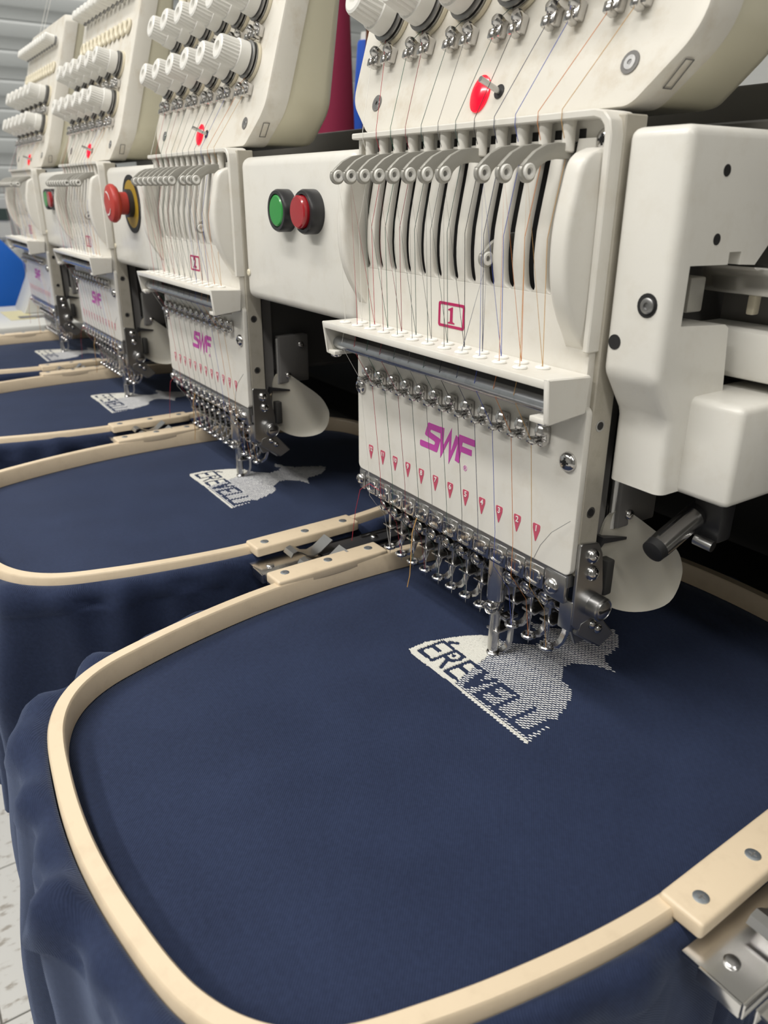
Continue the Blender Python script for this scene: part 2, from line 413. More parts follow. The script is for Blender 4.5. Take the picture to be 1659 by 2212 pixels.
# --- slotted cover: lower panel, 13 bowed ribs, black shade sheet behind
cv = MB()
cv.mesh(plate([rrect(-0.1017, 0.1040, -0.034, 0.0195, 0.001)], 0.006, 0.0004, (0, 0.003, 0), X, Z))
cv.box(-0.1017, 0.1040, 0.0066, 0.0125, 0.086, 0.0944)
cover = cv.build('slotted_cover', 'white_plastic', head)
def bow(z):
    K = [(0.0195, 0.0), (0.025, -0.0014), (0.030, -0.0024), (0.038, -0.0028), (0.047, -0.0024), (0.057, -0.0008), (0.068, 0.0014), (0.078, 0.0032), (0.090, 0.0050)]
    for (z0, y0), (z1, y1) in zip(K[:-1], K[1:]):
        if z <= z1: return y0+(y1-y0)*(z-z0)/(z1-z0)
    return K[-1][1]
def rib(x0, x1, name='rib', m0=0.0031, m1=0.0031):
    b = 0.0006; rs = []
    for q in [0.0195, 0.0199, 0.0207, 0.0217, 0.0227, 0.025, 0.028, 0.032, 0.037, 0.042, 0.048, 0.055, 0.062, 0.070, 0.078, 0.087]:
        y = bow(q); r = 0.0033
        g = r-math.sqrt(max(r*r-max(r-(q-0.0195), 0)**2, 0))      # rounded slot end widens the rib root
        a0, a1 = x0-g*(m0 > 0), x1+g*(m1 > 0)
        rs.append([(a0+b, y, q), (a1-b, y, q), (a1, y+b, q), (a1, y+0.0036, q), (a0, y+0.0036, q), (a0, y+b, q)])
    return MB().rings([[Vector(p) for p in r] for r in rs]).build(name, 'white_plastic', cover, 50)
sl = [nx(k)-0.0035 for k in range(12, 0, -1)]     # slot centres, left to right
edges = [-0.1010]+[v for s in sl for v in (s-0.0033, s+0.0033)]+[0.0915]
for i in range(0, len(edges), 2): rib(edges[i], edges[i+1], 'rib', 0 if i == 0 else 1, 0 if i == len(edges)-2 else 1)
MB().box(-0.099, 0.099, 0.0185, 0.0215, -0.11, 0.094).build('slot_shade_sheet', 'black', head, 0)  # black sheet paints the shade of the interior behind the slots
# side fins
fin_key = [(-0.0070, 0.0806), (-0.0112, 0.0765), (-0.0140, 0.0660), (-0.0166, 0.0530), (-0.0171, 0.0390), (-0.0150, 0.0240), (-0.0090, 0.0095), (0.0005, -0.0040)]
def cat(ks, n=5):
    out = []
    for i in range(len(ks)-1):
        p0, p1, p2, p3 = [Vector(ks[min(max(i+d, 0), len(ks)-1)]) for d in (-1, 0, 1, 2)]
        for k in range(n):
            t = k/n; out.append(tuple(0.5*((2*p1)+(p2-p0)*t+(2*p0-5*p1+4*p2-p3)*t*t+(3*p1-p0-3*p2+p3)*t**3)))
    return out+[tuple(ks[-1])]
fin_prof = cat(fin_key)
def fin(xi, xo, xb):
    """xi inner edge, xo outer edge of the crest, xb outer foot at the cover"""
    s = 1 if xo > xi else -1; rs = []
    for y, z in fin_prof:
        yb = max(bow(max(z, 0.0195)), 0.0)+0.001
        d = yb-y; r = min(0.0032, max(d*0.45, 0.0002)); ring = [(xi, yb, z)]
        for k in range(5):
            an = math.pi/2*k/4; ring.append((xi+s*r*(1-math.cos(an)), y+r*(1-math.sin(an)), z))
        for k in range(5):
            an = math.pi/2*k/4; ring.append((xo-s*r*(1-math.sin(an)), y+r*(1-math.cos(an)), z))
        ring.append((xb, yb, z)); rs.append([Vector(p) for p in ring])
    top = rs[0]; cap = [Vector((p.x*0.9+0.1*(xi+xo)/2, p.y*0.5+0.003, p.z+0.0022)) for p in top]
    return MB().rings([cap]+rs).build('side_fin', 'white_plastic', cover, 60)
fin(0.0885, 0.1000, 0.1025); fin(-0.0895, -0.0995, -0.1015)
# top flange with rounded drop at the right
fl = MB()
fp2 = [(-0.1017, 0.0942), (0.0955, 0.0942), (0.0990, 0.0932), (0.1012, 0.0908), (0.1020, 0.087), (0.1020, -0.004), (0.1055, -0.004), (0.1060, 0.0870), (0.1045, 0.0930), (0.1005, 0.0966), (0.0955, 0.0976), (-0.1017, 0.0976)]
fl.prism(fp2, (0, -0.0032, 0), X, Z, Y, 0.0180, 0.0006, 1)
fl.prism([(-0.1017, 0.0944), (-0.0955, 0.0944), (-0.0985, 0.0915), (-0.0990, 0.0850), (-0.1017, 0.0850)], (0, 0.002, 0), X, Z, Y, 0.010, 0.0004, 1)
fl.build('top_flange', 'white_plastic', cover)
pm = None
for k in range(1, 13):
    if pm is None:
        o = MB().lathe((0, 0, 0), Z, [(0.0024, 0), (0.0029, 0.0006), (0.0030, 0.0090), (0.0031, 0.0128)], 14).build('thread_tube', 'white_plastic', cover); pm = o.data
        o2 = MB().box(-0.0014, 0.0022, 0.0060, 0.0066, 0, 0.0095).build('tube_slot', 'black', cover, 0); pm2 = o2.data
    else:
        o = bpy.data.objects.new('thread_tube', pm); COL.objects.link(o); o.parent = cover
        o2 = bpy.data.objects.new('tube_slot', pm2); COL.objects.link(o2); o2.parent = cover
    o.location = (nx(k)-0.0032, 0.0020, 0.0814); o2.location = (nx(k)+0.0005, 0, 0.0815)
screw_mesh(MB(), (0.0955, 0.0064, 0.0860), NEG_Y, 0.0050, 0.0034).build('screw', 'chrome', cover)
MB().box(0.0955-0.0024, 0.0955+0.0024, 0.0029, 0.0036, 0.0855, 0.0865).box(0.0950, 0.0960, 0.0029, 0.0036, 0.0836, 0.0884).build('screw_slot', 'black', cover, 0)
screw_mesh(MB(), (-0.0945, 0.0064, 0.0835), NEG_Y, 0.0045, 0.0034).build('screw', 'chrome', cover)
# --- take-up levers (the fourth stands low in its slot)
lm = None
for k in range(1, 13):
    if lm is None:
        up = [(0.0130, 0.0786), (0.0130, 0.0848), (0.0000, 0.0854), (-0.0085, 0.0854), (-0.0150, 0.0844), (-0.0212, 0.0816), (-0.0258, 0.0780), (-0.0285, 0.0754)]
        arc = [(-0.0248+0.0047*math.cos(math.radians(a)), 0.0732+0.0047*math.sin(math.radians(a))) for a in range(150, 340, 19)]
        dn = [(-0.0196, 0.0738), (-0.0172, 0.0760), (-0.0135, 0.0778), (-0.0080, 0.0786), (0.0, 0.0786)]
        o = MB().prism(up+arc+dn, (-0.0013, 0, 0), Y, Z, X, 0.0026, 0.0005, 2).build('take_up_lever', 'lever_metal', head, 40); lm = o.data
        e = MB().lathe((0.0011, -0.0248, 0.0732), X, [(0.0034, 0), (0.0035, 0.0008), (0.0030, 0.0014), (0.0018, 0.0012), (0.0013, 0.0002)], 16).build('eyelet', 'knob_plastic', o); em = e.data
    else:
        o = bpy.data.objects.new('take_up_lever', lm); COL.objects.link(o); o.parent = head
        e = bpy.data.objects.new('eyelet', em); COL.objects.link(e); e.parent = o
    o.location = (nx(k)-0.0035, 0.003, 0)
    if k == 4: o.location = (nx(k)-0.0035, 0.021, -0.040)
# --- thread shelf with rod
sh = MB()
sh.prism(round_poly([(-0.1026, -0.0265), (0.1067, -0.0265), (0.1067, 0.0), (-0.1026, 0.0)], 0.0008, 2), (0, 0, -0.0176), X, Y, Z, 0.0034, 0.0005, 1)
capp = [(-0.0282, -0.0135), (-0.0262, -0.0340), (-0.0255, -0.0350), (-0.0015, -0.0325), (0.0, -0.0145), (-0.0275, -0.0130)]
sh.prism(capp, (0.1035, 0, 0), Y, Z, X, 0.0034, 0.0006, 1)
sh.prism([(-0.0272, -0.0140), (-0.0240, -0.0352), (-0.0015, -0.0335), (0.0, -0.0145)], (-0.1026, 0, 0), Y, Z, X, 0.0030, 0.0006, 1)
sh.box(0.0945, 0.1045, -0.0262, -0.009, -0.0350, -0.0322, 0.0005).box(-0.1005, -0.0915, -0.024, -0.009, -0.0352, -0.0326, 0.0005)
sh.box(-0.1, 0.104, -0.0275, -0.0250, -0.0180, -0.0140, 0.0006)
shelf = sh.build('thread_shelf', 'white_plastic', head)
MB().cyl((-0.0995, -0.0165, -0.0285), (0.1035, -0.0165, -0.0285), 0.0041, n=20).build('guide_rod', 'rod_steel', shelf)
MB().box(-0.097, 0.101, -0.0100, -0.0085, -0.0225, -0.0200).build('comb_bar', 'lever_metal', shelf, 0)
MB().box(-0.099, 0.1035, -0.0030, -0.0005, -0.0300, -0.0170).build('shelf_gap_shade', 'machine_dark', shelf, 0)  # solid dark strip painting the shade in the gap under the shelf
fm = None
for k in range(1, 13):
    for dx, dy in ((-0.0035, -0.0175), (0.0030, -0.0085)):
        if fm is None:
            o = MB().lathe((0, 0, 0), Z, [(0.0036, 0), (0.0038, 0.0005), (0.0034, 0.0011), (0.0012, 0.0012), (0.0010, 0.0005)], 14).build('felt_pad', 'felt', shelf); fm = o.data
        else:
            o = bpy.data.objects.new('felt_pad', fm); COL.objects.link(o); o.parent = shelf
        o.location = (nx(k)+dx, dy, -0.0142)
for sx in (0.0985, -0.0955): screw_mesh(MB(), (sx, -0.0205, -0.0350), -Z, 0.0038, 0.0022).build('screw', 'chrome', shelf)
# --- cast side frames
for x0, x1 in ((0.0995, 0.1067), (-0.1017, -0.0945)):
    fr = MB().box(x0, x1, 0.0042, 0.0180, -0.1215, 0.0955, 0.0006, 1).build('side_frame', 'aluminium', head)
    if x0 > 0:
        for hy, hz in ((0.0100, -0.0402), (0.0105, -0.0860)):
            MB().lathe((x1-0.0002, hy, hz), X, [(0.0030, 0), (0.0030, 0.0004), (0.0022, 0.0004), (0.0022, 0.0001)], 14).build('threaded_hole', 'steel', fr)
            MB().lathe((x1-0.0001, hy, hz), X, [(0.0020, 0), (0.0020, 0.0004)], 12).build('hole', 'black', fr)
MB().box(-0.095, 0.1, 0.0215, 0.030, -0.11, 0.09).build('rear_plate', 'machine_grey', head, 0)
MB().box(-0.06, 0.098, 0.030, 0.36, -0.092, 0.088, 0.004).build('sewing_arm', 'machine_dark', head)
# --- presser stop links and chain bar
MB().box(-0.1005, 0.1055, 0.0005, 0.0140, -0.1275, -0.1205).build('stop_bar', 'dull_steel', head, 0)
lk = None
for k in range(1, 13):
    if lk is None:
        g = MB().box(-0.0072, 0.0072, -0.0020, 0.0030, -0.0068, 0.0064, 0.0012, 2)
        g.mesh(plate([rrect(-0.0058, 0.0052, -0.0052, 0.0034, 0.0024), rrect(-0.0048, 0.0042, -0.0042, 0.0024, 0.0017)], 0.0012, 0.0003, (0, -0.0023, 0), X, Z))
        g.lathe((0.0046, -0.0018, -0.0005), NEG_Y, [(0.0014, 0), (0.0014, 0.0010), (0.0007, 0.0015)], 10)
        g.box(-0.0075, 0.0075, 0.0000, 0.0110, 0.0048, 0.0074, 0.0008)
        o = g.build('presser_stop', 'chrome', head); lk = o.data
    else:
        o = bpy.data.objects.new('presser_stop', lk); COL.objects.link(o); o.parent = head
    o.location = (nx(k)+0.0012, 0.0015, -0.1292)
ep = MB().box(0.0895, 0.1045, -0.0005, 0.0035, -0.1375, -0.1215, 0.001).build('end_link', 'steel', head)
screw_mesh(MB(), (0.0955, -0.0005, -0.1300), NEG_Y, 0.0045, 0.003).build('screw', 'chrome', ep)
ep = MB().box(-0.1000, -0.0930, -0.0005, 0.0035, -0.1355, -0.1215, 0.001).build('end_link', 'steel', head)
screw_mesh(MB(), (-0.0975, -0.0005, -0.1280), NEG_Y, 0.0038, 0.003).build('screw', 'chrome', ep)
# --- needle bars, clamps, feet, needles
def foot_mesh():
    g = MB()
    g.strip([(0.0050, 0.0250, -0.1530), (0.0050, 0.0262, -0.1640), (0.0052, 0.0258, -0.1730), (0.0045, 0.0240, -0.1785), (0.0030, 0.0215, -0.1815), (0.0010, 0.0195, -0.1822)], [0.0050, 0.0048, 0.0046, 0.0044, 0.0048, 0.0044], 0.0020, (1, -0.35, 0))
    ring = [(0.0034*math.cos(2*math.pi*i/18), 0.0168+0.0034*math.sin(2*math.pi*i/18), -0.1822) for i in range(18)]
    g.tube(ring, 0.0013, 8, True)
    g.box(0.0015, 0.0085, 0.0175, 0.0285, -0.1560, -0.1535, 0.0006).box(-0.0045, 0.0060, 0.0135, 0.0265, -0.1650, -0.1636, 0.0004)
    return g
ft = cl = nd = bar = None
for k in range(1, 13):
    if ft is None:
        f = foot_mesh().build('presser_foot', 'bright_steel', head); ft = f.data
        b = MB().cyl((0, 0.0165, -0.1180), (0, 0.0165, -0.1545), 0.0036).build('needle_bar', 'steel', head); bar = b.data
        c = MB().lathe((0, 0.0150, -0.1478), NEG_Y, [(0.0040, 0), (0.0040, 0.0050), (0.0034, 0.0056), (0.0029, 0.0050), (0.0028, 0.0044), (0.0010, 0.0046)], 16).box(-0.0040, 0.0040, 0.0130, 0.0205, -0.1525, -0.1430, 0.0012).box(-0.0024, 0.0024, 0.0096, 0.0106, -0.1481, -0.1475).build('needle_clamp', 'chrome', head); cl = c.data
        n = MB().lathe((0, 0.0168, -0.1880), Z, [(0.0001, 0), (0.0004, 0.004), (0.0005, 0.016), (0.0009, 0.018), (0.0009, 0.036)], 8).build('needle', 'bright_steel', head); nd = n.data
        objs = (f, b, c, n)
    else:
        objs = []
        for nm, me in (('presser_foot', ft), ('needle_bar', bar), ('needle_clamp', cl), ('needle', nd)):
            q = bpy.data.objects.new(nm, me); COL.objects.link(q); q.parent = head; objs.append(q)
    for q in objs: q.location = (nx(k), 0, -0.0282 if k == 4 else 0)
# working needle bar, lowered, thicker sleeve
MB().lathe((nx(4), 0.0165, -0.1880), Z, [(0.0026, -0.0215), (0.0036, -0.0190), (0.0038, 0.0150), (0.0040, 0.0170), (0.0062, 0.0180), (0.0062, 0.0560), (0.0058, 0.0570), (0.0058, 0.0700)], 16).build('working_needle_bar', 'bright_steel', head)
# --- right-hand bracket, roller, blade holder
br = MB()
br.prism(round_poly([(0.0035, -0.1015), (0.0175, -0.1040), (0.0215, -0.1110), (0.0250, -0.1330), (0.0245, -0.1500), (0.0080, -0.1540), (0.0035, -0.1500)], 0.0020, 3), (0.1067, 0, 0), Y, Z, X, 0.0022, 0.0004, 1)
br.box(0.0990, 0.1080, 0.0030, 0.0060, -0.1540, -0.1360, 0.0005)
bk = br.build('side_bracket', 'dull_steel', head)
bk.data.materials[0] = MATS['steel']
for q in ((0.0135, -0.1105), (0.0148, -0.1210)): screw_mesh(MB(), (0.1089, *q), X, 0.0042, 0.0028).build('screw', 'chrome', bk)
MB().lathe((0.1089, 0.0190, -0.1415), X, [(0.0066, 0), (0.0068, 0.0008), (0.0068, 0.0066), (0.0061, 0.0072), (0.0055, 0.0066), (0.0050, 0.0074), (0.0022, 0.0082)], 20).build('roller', 'steel', bk)
MB().box(0.1168, 0.1173, 0.0150, 0.0230, -0.1421, -0.1409).build('roller_slot', 'black', bk, 0)
bh = MB()
bh.prism([(0.0100, -0.1500), (0.0230, -0.1475), (0.0395, -0.1660), (0.0285, -0.1715), (0.0080, -0.1570)], (0.1050, 0, 0), Y, Z, X, 0.0040, 0.0008, 1)
bh.prism([(0.0040, -0.1480), (0.0100, -0.1480), (0.0240, -0.1650), (0.0120, -0.1660)], (0.1030, 0, 0), Y, Z, X, 0.0025, 0.0005, 1)
bhk = bh.build('blade_holder', 'dull_steel', head)
for q in ((0.0195, -0.1535), (0.0242, -0.1578)): screw_mesh(MB(), (0.1090, *q), X, 0.0028, 0.0022).build('screw', 'chrome', bhk)
MB().box(0.100, 0.1085, 0.0270, 0.0330, -0.1390, -0.1180, 0.001).build('spring_block', 'machine_dark', head)
MB().prism([(-0.1040, -0.1320), (-0.0940, -0.1320), (-0.0720, -0.1420), (-0.0720, -0.1520), (-0.0800, -0.1600), (-0.0960, -0.1540), (-0.1000, -0.1420)], (0, 0.0200, 0), X, Z, Y, 0.0025, 0.0004, 1).build('left_bracket', 'dark_metal', head)
MB().box(-0.095, 0.104, 0.0270, 0.0300, -0.1720, -0.1640).build('wiper_bar', 'dull_steel', head, 0)
# --- drive box behind the bracket and translucent guard
db = MB().box(0.0900, 0.1060, 0.0340, 0.0640, -0.1015, -0.0580, 0.0012).build('solenoid_box', 'machine_grey', head)
for q in ((0.0420, -0.0945), (0.0560, -0.0670)): screw_mesh(MB(), (0.1060, *q), X, 0.0030, 0.0022).build('screw', 'chrome', db)
MB().cyl((0.101, 0.0345, -0.060), (0.101, 0.0345, -0.1020), 0.0028).cyl((0.101, 0.0345, -0.1020), (0.101, 0.0345, -0.1085), 0.0012).build('solenoid_shaft', 'steel', db)
MB().prism([(0.0240, -0.1040), (0.0430, -0.1080), (0.0430, -0.1095), (0.0250, -0.1075), (0.0215, -0.1110)], (0.0960, 0, 0), Y, Z, X, 0.0100).build('trip_lever', 'dark_metal', head, 0)
go = [(0.0757, -0.1294), (0.0761, -0.1380), (0.0735, -0.1450), (0.0680, -0.1505), (0.0590, -0.1535), (0.0489, -0.1540), (0.0400, -0.1515), (0.0330, -0.1470), (0.0270, -0.1410), (0.0262, -0.1200), (0.0280, -0.1000), (0.0330, -0.0920), (0.0400, -0.0920), (0.0536, -0.1030), (0.0680, -0.1160)]
go = smooth_closed(go, 56); gcx, gcz = 0.050, -0.124
gr = []
for f, dxx in ((0.01, 0.0), (0.35, 0.0003), (0.6, 0.0010), (0.8, 0.0022), (0.92, 0.0042), (1.0, 0.0070)):
    ring = []
    for p in go:
        yy, zz = gcx+(p[0]-gcx)*f, gcz+(p[1]-gcz)*f; u = min(max((yy-0.026)/0.045, 0), 1)
        ring.append(Vector((0.1015+0.0125*u*u*(3-2*u)+dxx*u, yy, zz)))
    gr.append(ring)
back = [[v-Vector((0.0016, 0, 0)) for v in r] for r in reversed(gr)]
MB().rings(gr+back).build('needle_guard', 'guard_plastic', head, 60)

# --- tension unit: leaning board, casing, knobs
TO = Vector((0, 0.0139, 0.10)); ES = Vector((0, 0.30, 1)).normalized(); EN = Vector((0, -1, 0.30)).normalized()
def TB(x, s, off=0): return TO + X*x + ES*s + EN*off
outl = round_poly([(-0.1120, -0.0015), (0.0990, -0.0015), (0.1250, 0.0260), (0.1250, 0.2150), (0.1150, 0.2250), (-0.1280, 0.2250), (-0.1380, 0.2150), (-0.1380, 0.0190)], [0.012, 0.012, 0.03, 0.006, 0.006, 0.006, 0.006, 0.02], 6)
def tdepth(dy, s): return dy if dy < 0.0201 else 0.0195+(dy-0.0195)*max(0.3, 0.9-2.9*max(s, 0))      # casing gets shallower towards its top
def tring(ins, dy): return [TB(p[0], p[1]) + Y*tdepth(dy, p[1]) for p in inset(outl, ins)]
tb = MB().rings([tring(0.0028, 0.0), tring(0.0008, 0.0006), tring(0.0, 0.0024), tring(0.0, 0.0200)]).build('tension_board', 'grimy_plastic', head, 40)
MB().rings([tring(0.0016, 0.0195), tring(0.0016, 0.0600), tring(0.0030, 0.0670), tring(0.0065, 0.0720), tring(0.0120, 0.0745)]).build('tension_casing', 'aged_plastic', head, 50)
def onboard(mb): return mb
M_T = Matrix((X, ES, EN)).transposed().to_4x4()
def at(x, s): m = M_T.copy(); m.translation = TB(x, s); return m
KX = [-0.1063+0.0383*i for i in range(6)]
kb = kd = kc = kk = None
for s in (0.0650, 0.1085):
    for x in KX:
        if kb is None:
            b = MB().lathe((0, 0, 0), Z, [(0.0150, 0), (0.0155, 0.0005), (0.0155, 0.0026)], 28).build('tension_knob', 'cream_plastic', head); kb = b.data
            d = MB().lathe((0, 0, 0), Z, [(0.0128, 0.0022), (0.0145, 0.0030), (0.0145, 0.0040), (0.0100, 0.0046), (0.0145, 0.0054), (0.0145, 0.0064), (0.0115, 0.0072), (0.0115, 0.0086)], 28).build('tension_discs', 'dark_metal', b); kd = d.data
            d.data.materials[0] = MATS['dull_steel']
            c = MB().lathe((0, 0, 0), Z, [(0.0120, 0.0076), (0.0127, 0.0080), (0.0125, 0.0150), (0.0122, 0.0165), (0.0112, 0.0170)], 28).build('collar', 'knob_plastic', b); kc = c.data
            p = MB().lathe((0, 0, 0), Z, [(0.0112, 0.0165), (0.0112, 0.0180, 0.0009), (0.0101, 0.0300, 0.0009), (0.0094, 0.0312), (0.0080, 0.0320), (0.0042, 0.0320), (0.0036, 0.0290), (0.0012, 0.0288)], 48).build('knob_cap', 'knob_plastic', b, 25); kk = p.data
        else:
            b = bpy.data.objects.new('tension_knob', kb); COL.objects.link(b); b.parent = head
            for nm, me in (('tension_discs', kd), ('collar', kc), ('knob_cap', kk)):
                q = bpy.data.objects.new(nm, me); COL.objects.link(q); q.parent = b
        b.matrix_local = at(x, s)
gg = None
for s in (0.0425, 0.0865):
    for x in KX:
        for dx in (-0.0074, 0.0074):
            if gg is None:
                g = MB().box(-0.0032, 0.0034, -0.0045, 0.0045, 0, 0.0055, 0.0012, 2).lathe((0.0002, 0.0022, 0.0035), (0, 0.35, 1), [(0.0034, 0), (0.0033, 0.0030), (0.0022, 0.0046), (0.0008, 0.0048)], 12)
                g.box(-0.0030, 0.0014, -0.0062, -0.0010, 0.001, 0.0078, 0.0012, 2)
                o = g.build('tension_guide', 'chrome', head); gg = o.data
            else:
                o = bpy.data.objects.new('tension_guide', gg); COL.objects.link(o); o.parent = head
            o.matrix_local = at(x+dx, s)
rg = cg = None
for i in range(12):
    x = -0.1063-0.009+i*0.0192
    if rg is None:
        o = MB().tube([(0.0070*math.cos(2*math.pi*q/20), 0.0070*math.sin(2*math.pi*q/20), 0.0022) for q in range(20)], 0.0020, 8, True).build('check_spring_ring', 'cream_plastic', head); rg = o.data
        c = MB().lathe((0, 0, 0), Z, [(0.0060, 0), (0.0060, 0.003), (0.0045, 0.0035), (0.0045, 0.0060), (0.0066, 0.0065), (0.0064, 0.0200, 0.0005), (0.0050, 0.0215), (0.002, 0.0215)], 24).build('pretension_knob', 'knob_plastic', head, 25); cg = c.data
        d = MB().lathe((0, 0, 0), Z, [(0.0070, 0.0030), (0.0074, 0.0040), (0.0070, 0.0055)], 18).build('pretension_disc', 'dull_steel', c); cd_ = d.data
    else:
        o = bpy.data.objects.new('check_spring_ring', rg); COL.objects.link(o); o.parent = head
        c = bpy.data.objects.new('pretension_knob', cg); COL.objects.link(c); c.parent = head
        d = bpy.data.objects.new('pretension_disc', cd_); COL.objects.link(d); d.parent = c
    o.matrix_local = at(x, 0.1500); c.matrix_local = at(x, 0.1880)
# indicator lamp, pin, board screws
o = MB().lathe((0, 0, 0), Z, [(0.0062, 0), (0.0062, 0.0012), (0.0046, 0.0024), (0.0018, 0.0030)], 24).build('indicator_lamp', 'red_lamp', head)
o.matrix_local = at(-0.0042, 0.0128) @ Matrix.Diagonal((1.15, 1.5, 1, 1))
o = MB().lathe((0, 0, 0), Z, [(0.0036, 0.0002), (0.0036, 0.0004)], 14).build('pin_hole', 'black', head); o.matrix_local = at(0.0104, 0.0128)
o = MB().cyl((0, 0, 0), (-0.0006, 0.0012, 0.0135), 0.0015).build('sensor_pin', 'steel', head); o.matrix_local = at(0.0104, 0.0128)
for q in ((0.0928, 0.0171), (-0.1061, 0.0166)):
    o = MB().lathe((0, 0, 0), Z, [(0.0048, 0.0002), (0.0048, 0.0005), (0.0030, 0.0005), (0.0028, 0.0003)], 18).build('recessed_screw', 'machine_grey', head); o.matrix_local = at(*q)
    o = MB().lathe((0, 0, 0), Z, [(0.0032, 0.0004), (0.0030, 0.0008), (0.0012, 0.0008), (0.0011, 0.0004)], 14).build('screw', 'steel', head); o.matrix_local = at(*q)
# latch window moulded on the chamfer
n45 = Vector((0.0275, 0, -0.0260)).normalized()
lw = MB()
for a, b in (((-0.007, -0.0028), (0.007, -0.0024)), ((-0.007, 0.0024), (0.007, 0.0028)), ((-0.007, -0.0028), (-0.0066, 0.0028)), ((0.0066, -0.0028), (0.007, 0.0028))):
    lw.box(a[0], b[0], a[1], b[1], 0, 0.0003)
o = lw.build('latch_window', 'machine_grey', head, 0)
e1 = (TB(0.1250, 0.026)-TB(0.0990, -0.0015)).normalized(); e2 = Y.copy(); e3 = e1.cross(e2).normalized()
if e3.x < 0: e3 = -e3; e1 = -e1
m4 = Matrix((e2.cross(e3), e2, e3)).transposed().to_4x4(); m4.translation = TB(0.1118, 0.0112)+Y*0.010
o.matrix_local = m4

# --- threads, one part per needle
TC = ['ochre', 'orange', 'blue', 'navy', 'black', 'teal', 'grey', 'teal', 'darkred', 'green', 'red', 'white']
rnd = random.Random(3)
thr = {}
for k in range(1, 13):
    xk = nx(k); r = 0.00016; g = MB()
    gi = 12-k; gx = KX[gi//2]+(-0.0074 if gi % 2 == 0 else 0.0074)
    kx = KX[gi//2]
    g.tube([TB(kx, 0.0520, 0.004), TB(gx, 0.0430, 0.0075), TB(gx, 0.0380, 0.006), Vector((xk-0.0032, -0.0036, 0.0985)), Vector((xk-0.0032, -0.0036, 0.0940)), Vector((xk-0.0032, 0.0015, 0.0810))], r, 4)
    ex = xk-0.0035; ey = -0.0222; ez = 0.0722
    if k == 4: ex, ey, ez = xk-0.0035, -0.004, 0.032
    a = Vector((xk-0.0035, -0.0175, -0.0140)); b = Vector((xk+0.0030, -0.0085, -0.0140))
    g.tube([Vector((xk-0.0032, 0.0015, 0.0810)), Vector((ex+0.002, -0.008, 0.045)), b], r, 4)
    g.tube([b, Vector((ex+0.0008, ey, ez)), a], r, 4)
    g.tube([a, Vector((xk-0.0035, -0.0203, -0.0270)), Vector((xk-0.002, -0.0195, -0.0318)), Vector((xk-0.0015, -0.0078, -0.0520)), Vector((xk, -0.0022, -0.1150)), Vector((xk, -0.0015, -0.1370)), Vector((xk, 0.012, -0.1560)), Vector((xk, 0.0165, -0.1830 if k != 4 else -0.2110))], r, 4)
    g.build('thread', 'thread_'+TC[k-1], head, 60)
# loose thread tails
MB().tube([(-0.0248, -0.003, -0.1330), (-0.0252, -0.006, -0.1430), (-0.0258, -0.0062, -0.1600), (-0.0270, -0.006, -0.1750), (-0.0290, -0.0065, -0.1850)], 0.00035, 5).build('loose_thread', 'thread_ochre', head)
MB().tube([(-0.0700, -0.003, -0.1280), (-0.078, -0.006, -0.1250), (-0.0870, -0.008, -0.1320), (-0.0920, -0.009, -0.1500), (-0.0960, -0.01, -0.1750)], 0.0002, 4).build('loose_thread', 'thread_red', head)
MB().tube([(0.0830, -0.003, -0.1180), (0.0880, -0.004, -0.1080), (0.0950, -0.004, -0.0980), (0.1060, -0.003, -0.0880)], 0.00018, 4).build('loose_thread', 'thread_grey', head)

# --- four heads
cm = child_map(); HEADS = [head]
for i in range(1, 4):
    h = copy_tree(head, cm); h.location.x = -D*i; HEADS.append(h)
HL = ['nearest white embroidery head, marked 1 in a crimson square, with twelve threaded needles',
      'white embroidery head marked 2, between the green and red buttons and the red stop knob',
      'white embroidery head third from the camera, to the left of the red stop knob',
      'farthest white embroidery head at the left end of the row']
for i, h in enumerate(HEADS):
    tag(h, HL[i], 'embroidery head', 'embroidery heads in a row')
    pl = link('number_frame', plate([rrect(-0.0119, 0.0119, -0.0070, 0.0070, 0.0016), rrect(-0.0102, 0.0102, -0.0055, 0.0055, 0.0006)], 0.0003, 0, (0, -0.0001, 0), X, Z), 'crimson_print', h, 0)
    if i == 0:
        one = [(-0.0030, -0.0046), (0.0030, -0.0046), (0.0030, -0.0040), (0.0014, -0.0036), (0.0012, -0.0030), (0.0012, 0.0046), (0.0006, 0.0046), (-0.0030, 0.0032), (-0.0029, 0.0026), (-0.0014, 0.0028), (-0.0010, 0.0022), (-0.0010, -0.0030), (-0.0012, -0.0036), (-0.0030, -0.0040)]
        link('head_number', plate([one], 0.0003, 0, (0, -0.0001, 0), X, Z), 'crimson_print', h, 0)
    else: link('head_number', text_mesh(str(i+1), 0.0135, (0, -0.0002, 0), X, Z, 0.0003, 0.0004), 'crimson_print', h, 0)
# ------------------------------------------------------------------ machine frame: beam, stand, covers
bm_ = MB().box(-1.36, 0.40, 0.085, 0.350, -0.040, 0.0965, 0.004)
beam = bm_.build('machine_beam', 'beam_grey', label='dark machine beam running behind all the embroidery heads', cat='machine beam')
MB().box(-1.36, 0.40, 0.060, 0.072, 0.0215, 0.0345, 0.002).build('slide_rail', 'bright_steel', beam)
MB().box(-1.36, 0.40, 0.062, 0.100, -0.0170, 0.0060, 0.003).build('white_rail', 'cover_plastic', beam)
MB().box(-1.36, 0.40, 0.064, 0.110, -0.0300, -0.0230, 0.001).build('lower_rail', 'dull_steel', beam)
MB().box(-1.36, 0.70, 0.345, 0.356, -0.60, -0.0405).build('dark_backdrop', 'machine_dark', beam, 0)  # added dark sheet, stands in for the black shade below the beam
st = MB()
for xx in (-1.30, 0.32): st.box(xx-0.04, xx+0.04, 0.20, 0.32, FZ, -0.0405, 0.004)
st.build('stand_leg', 'machine_grey', beam)
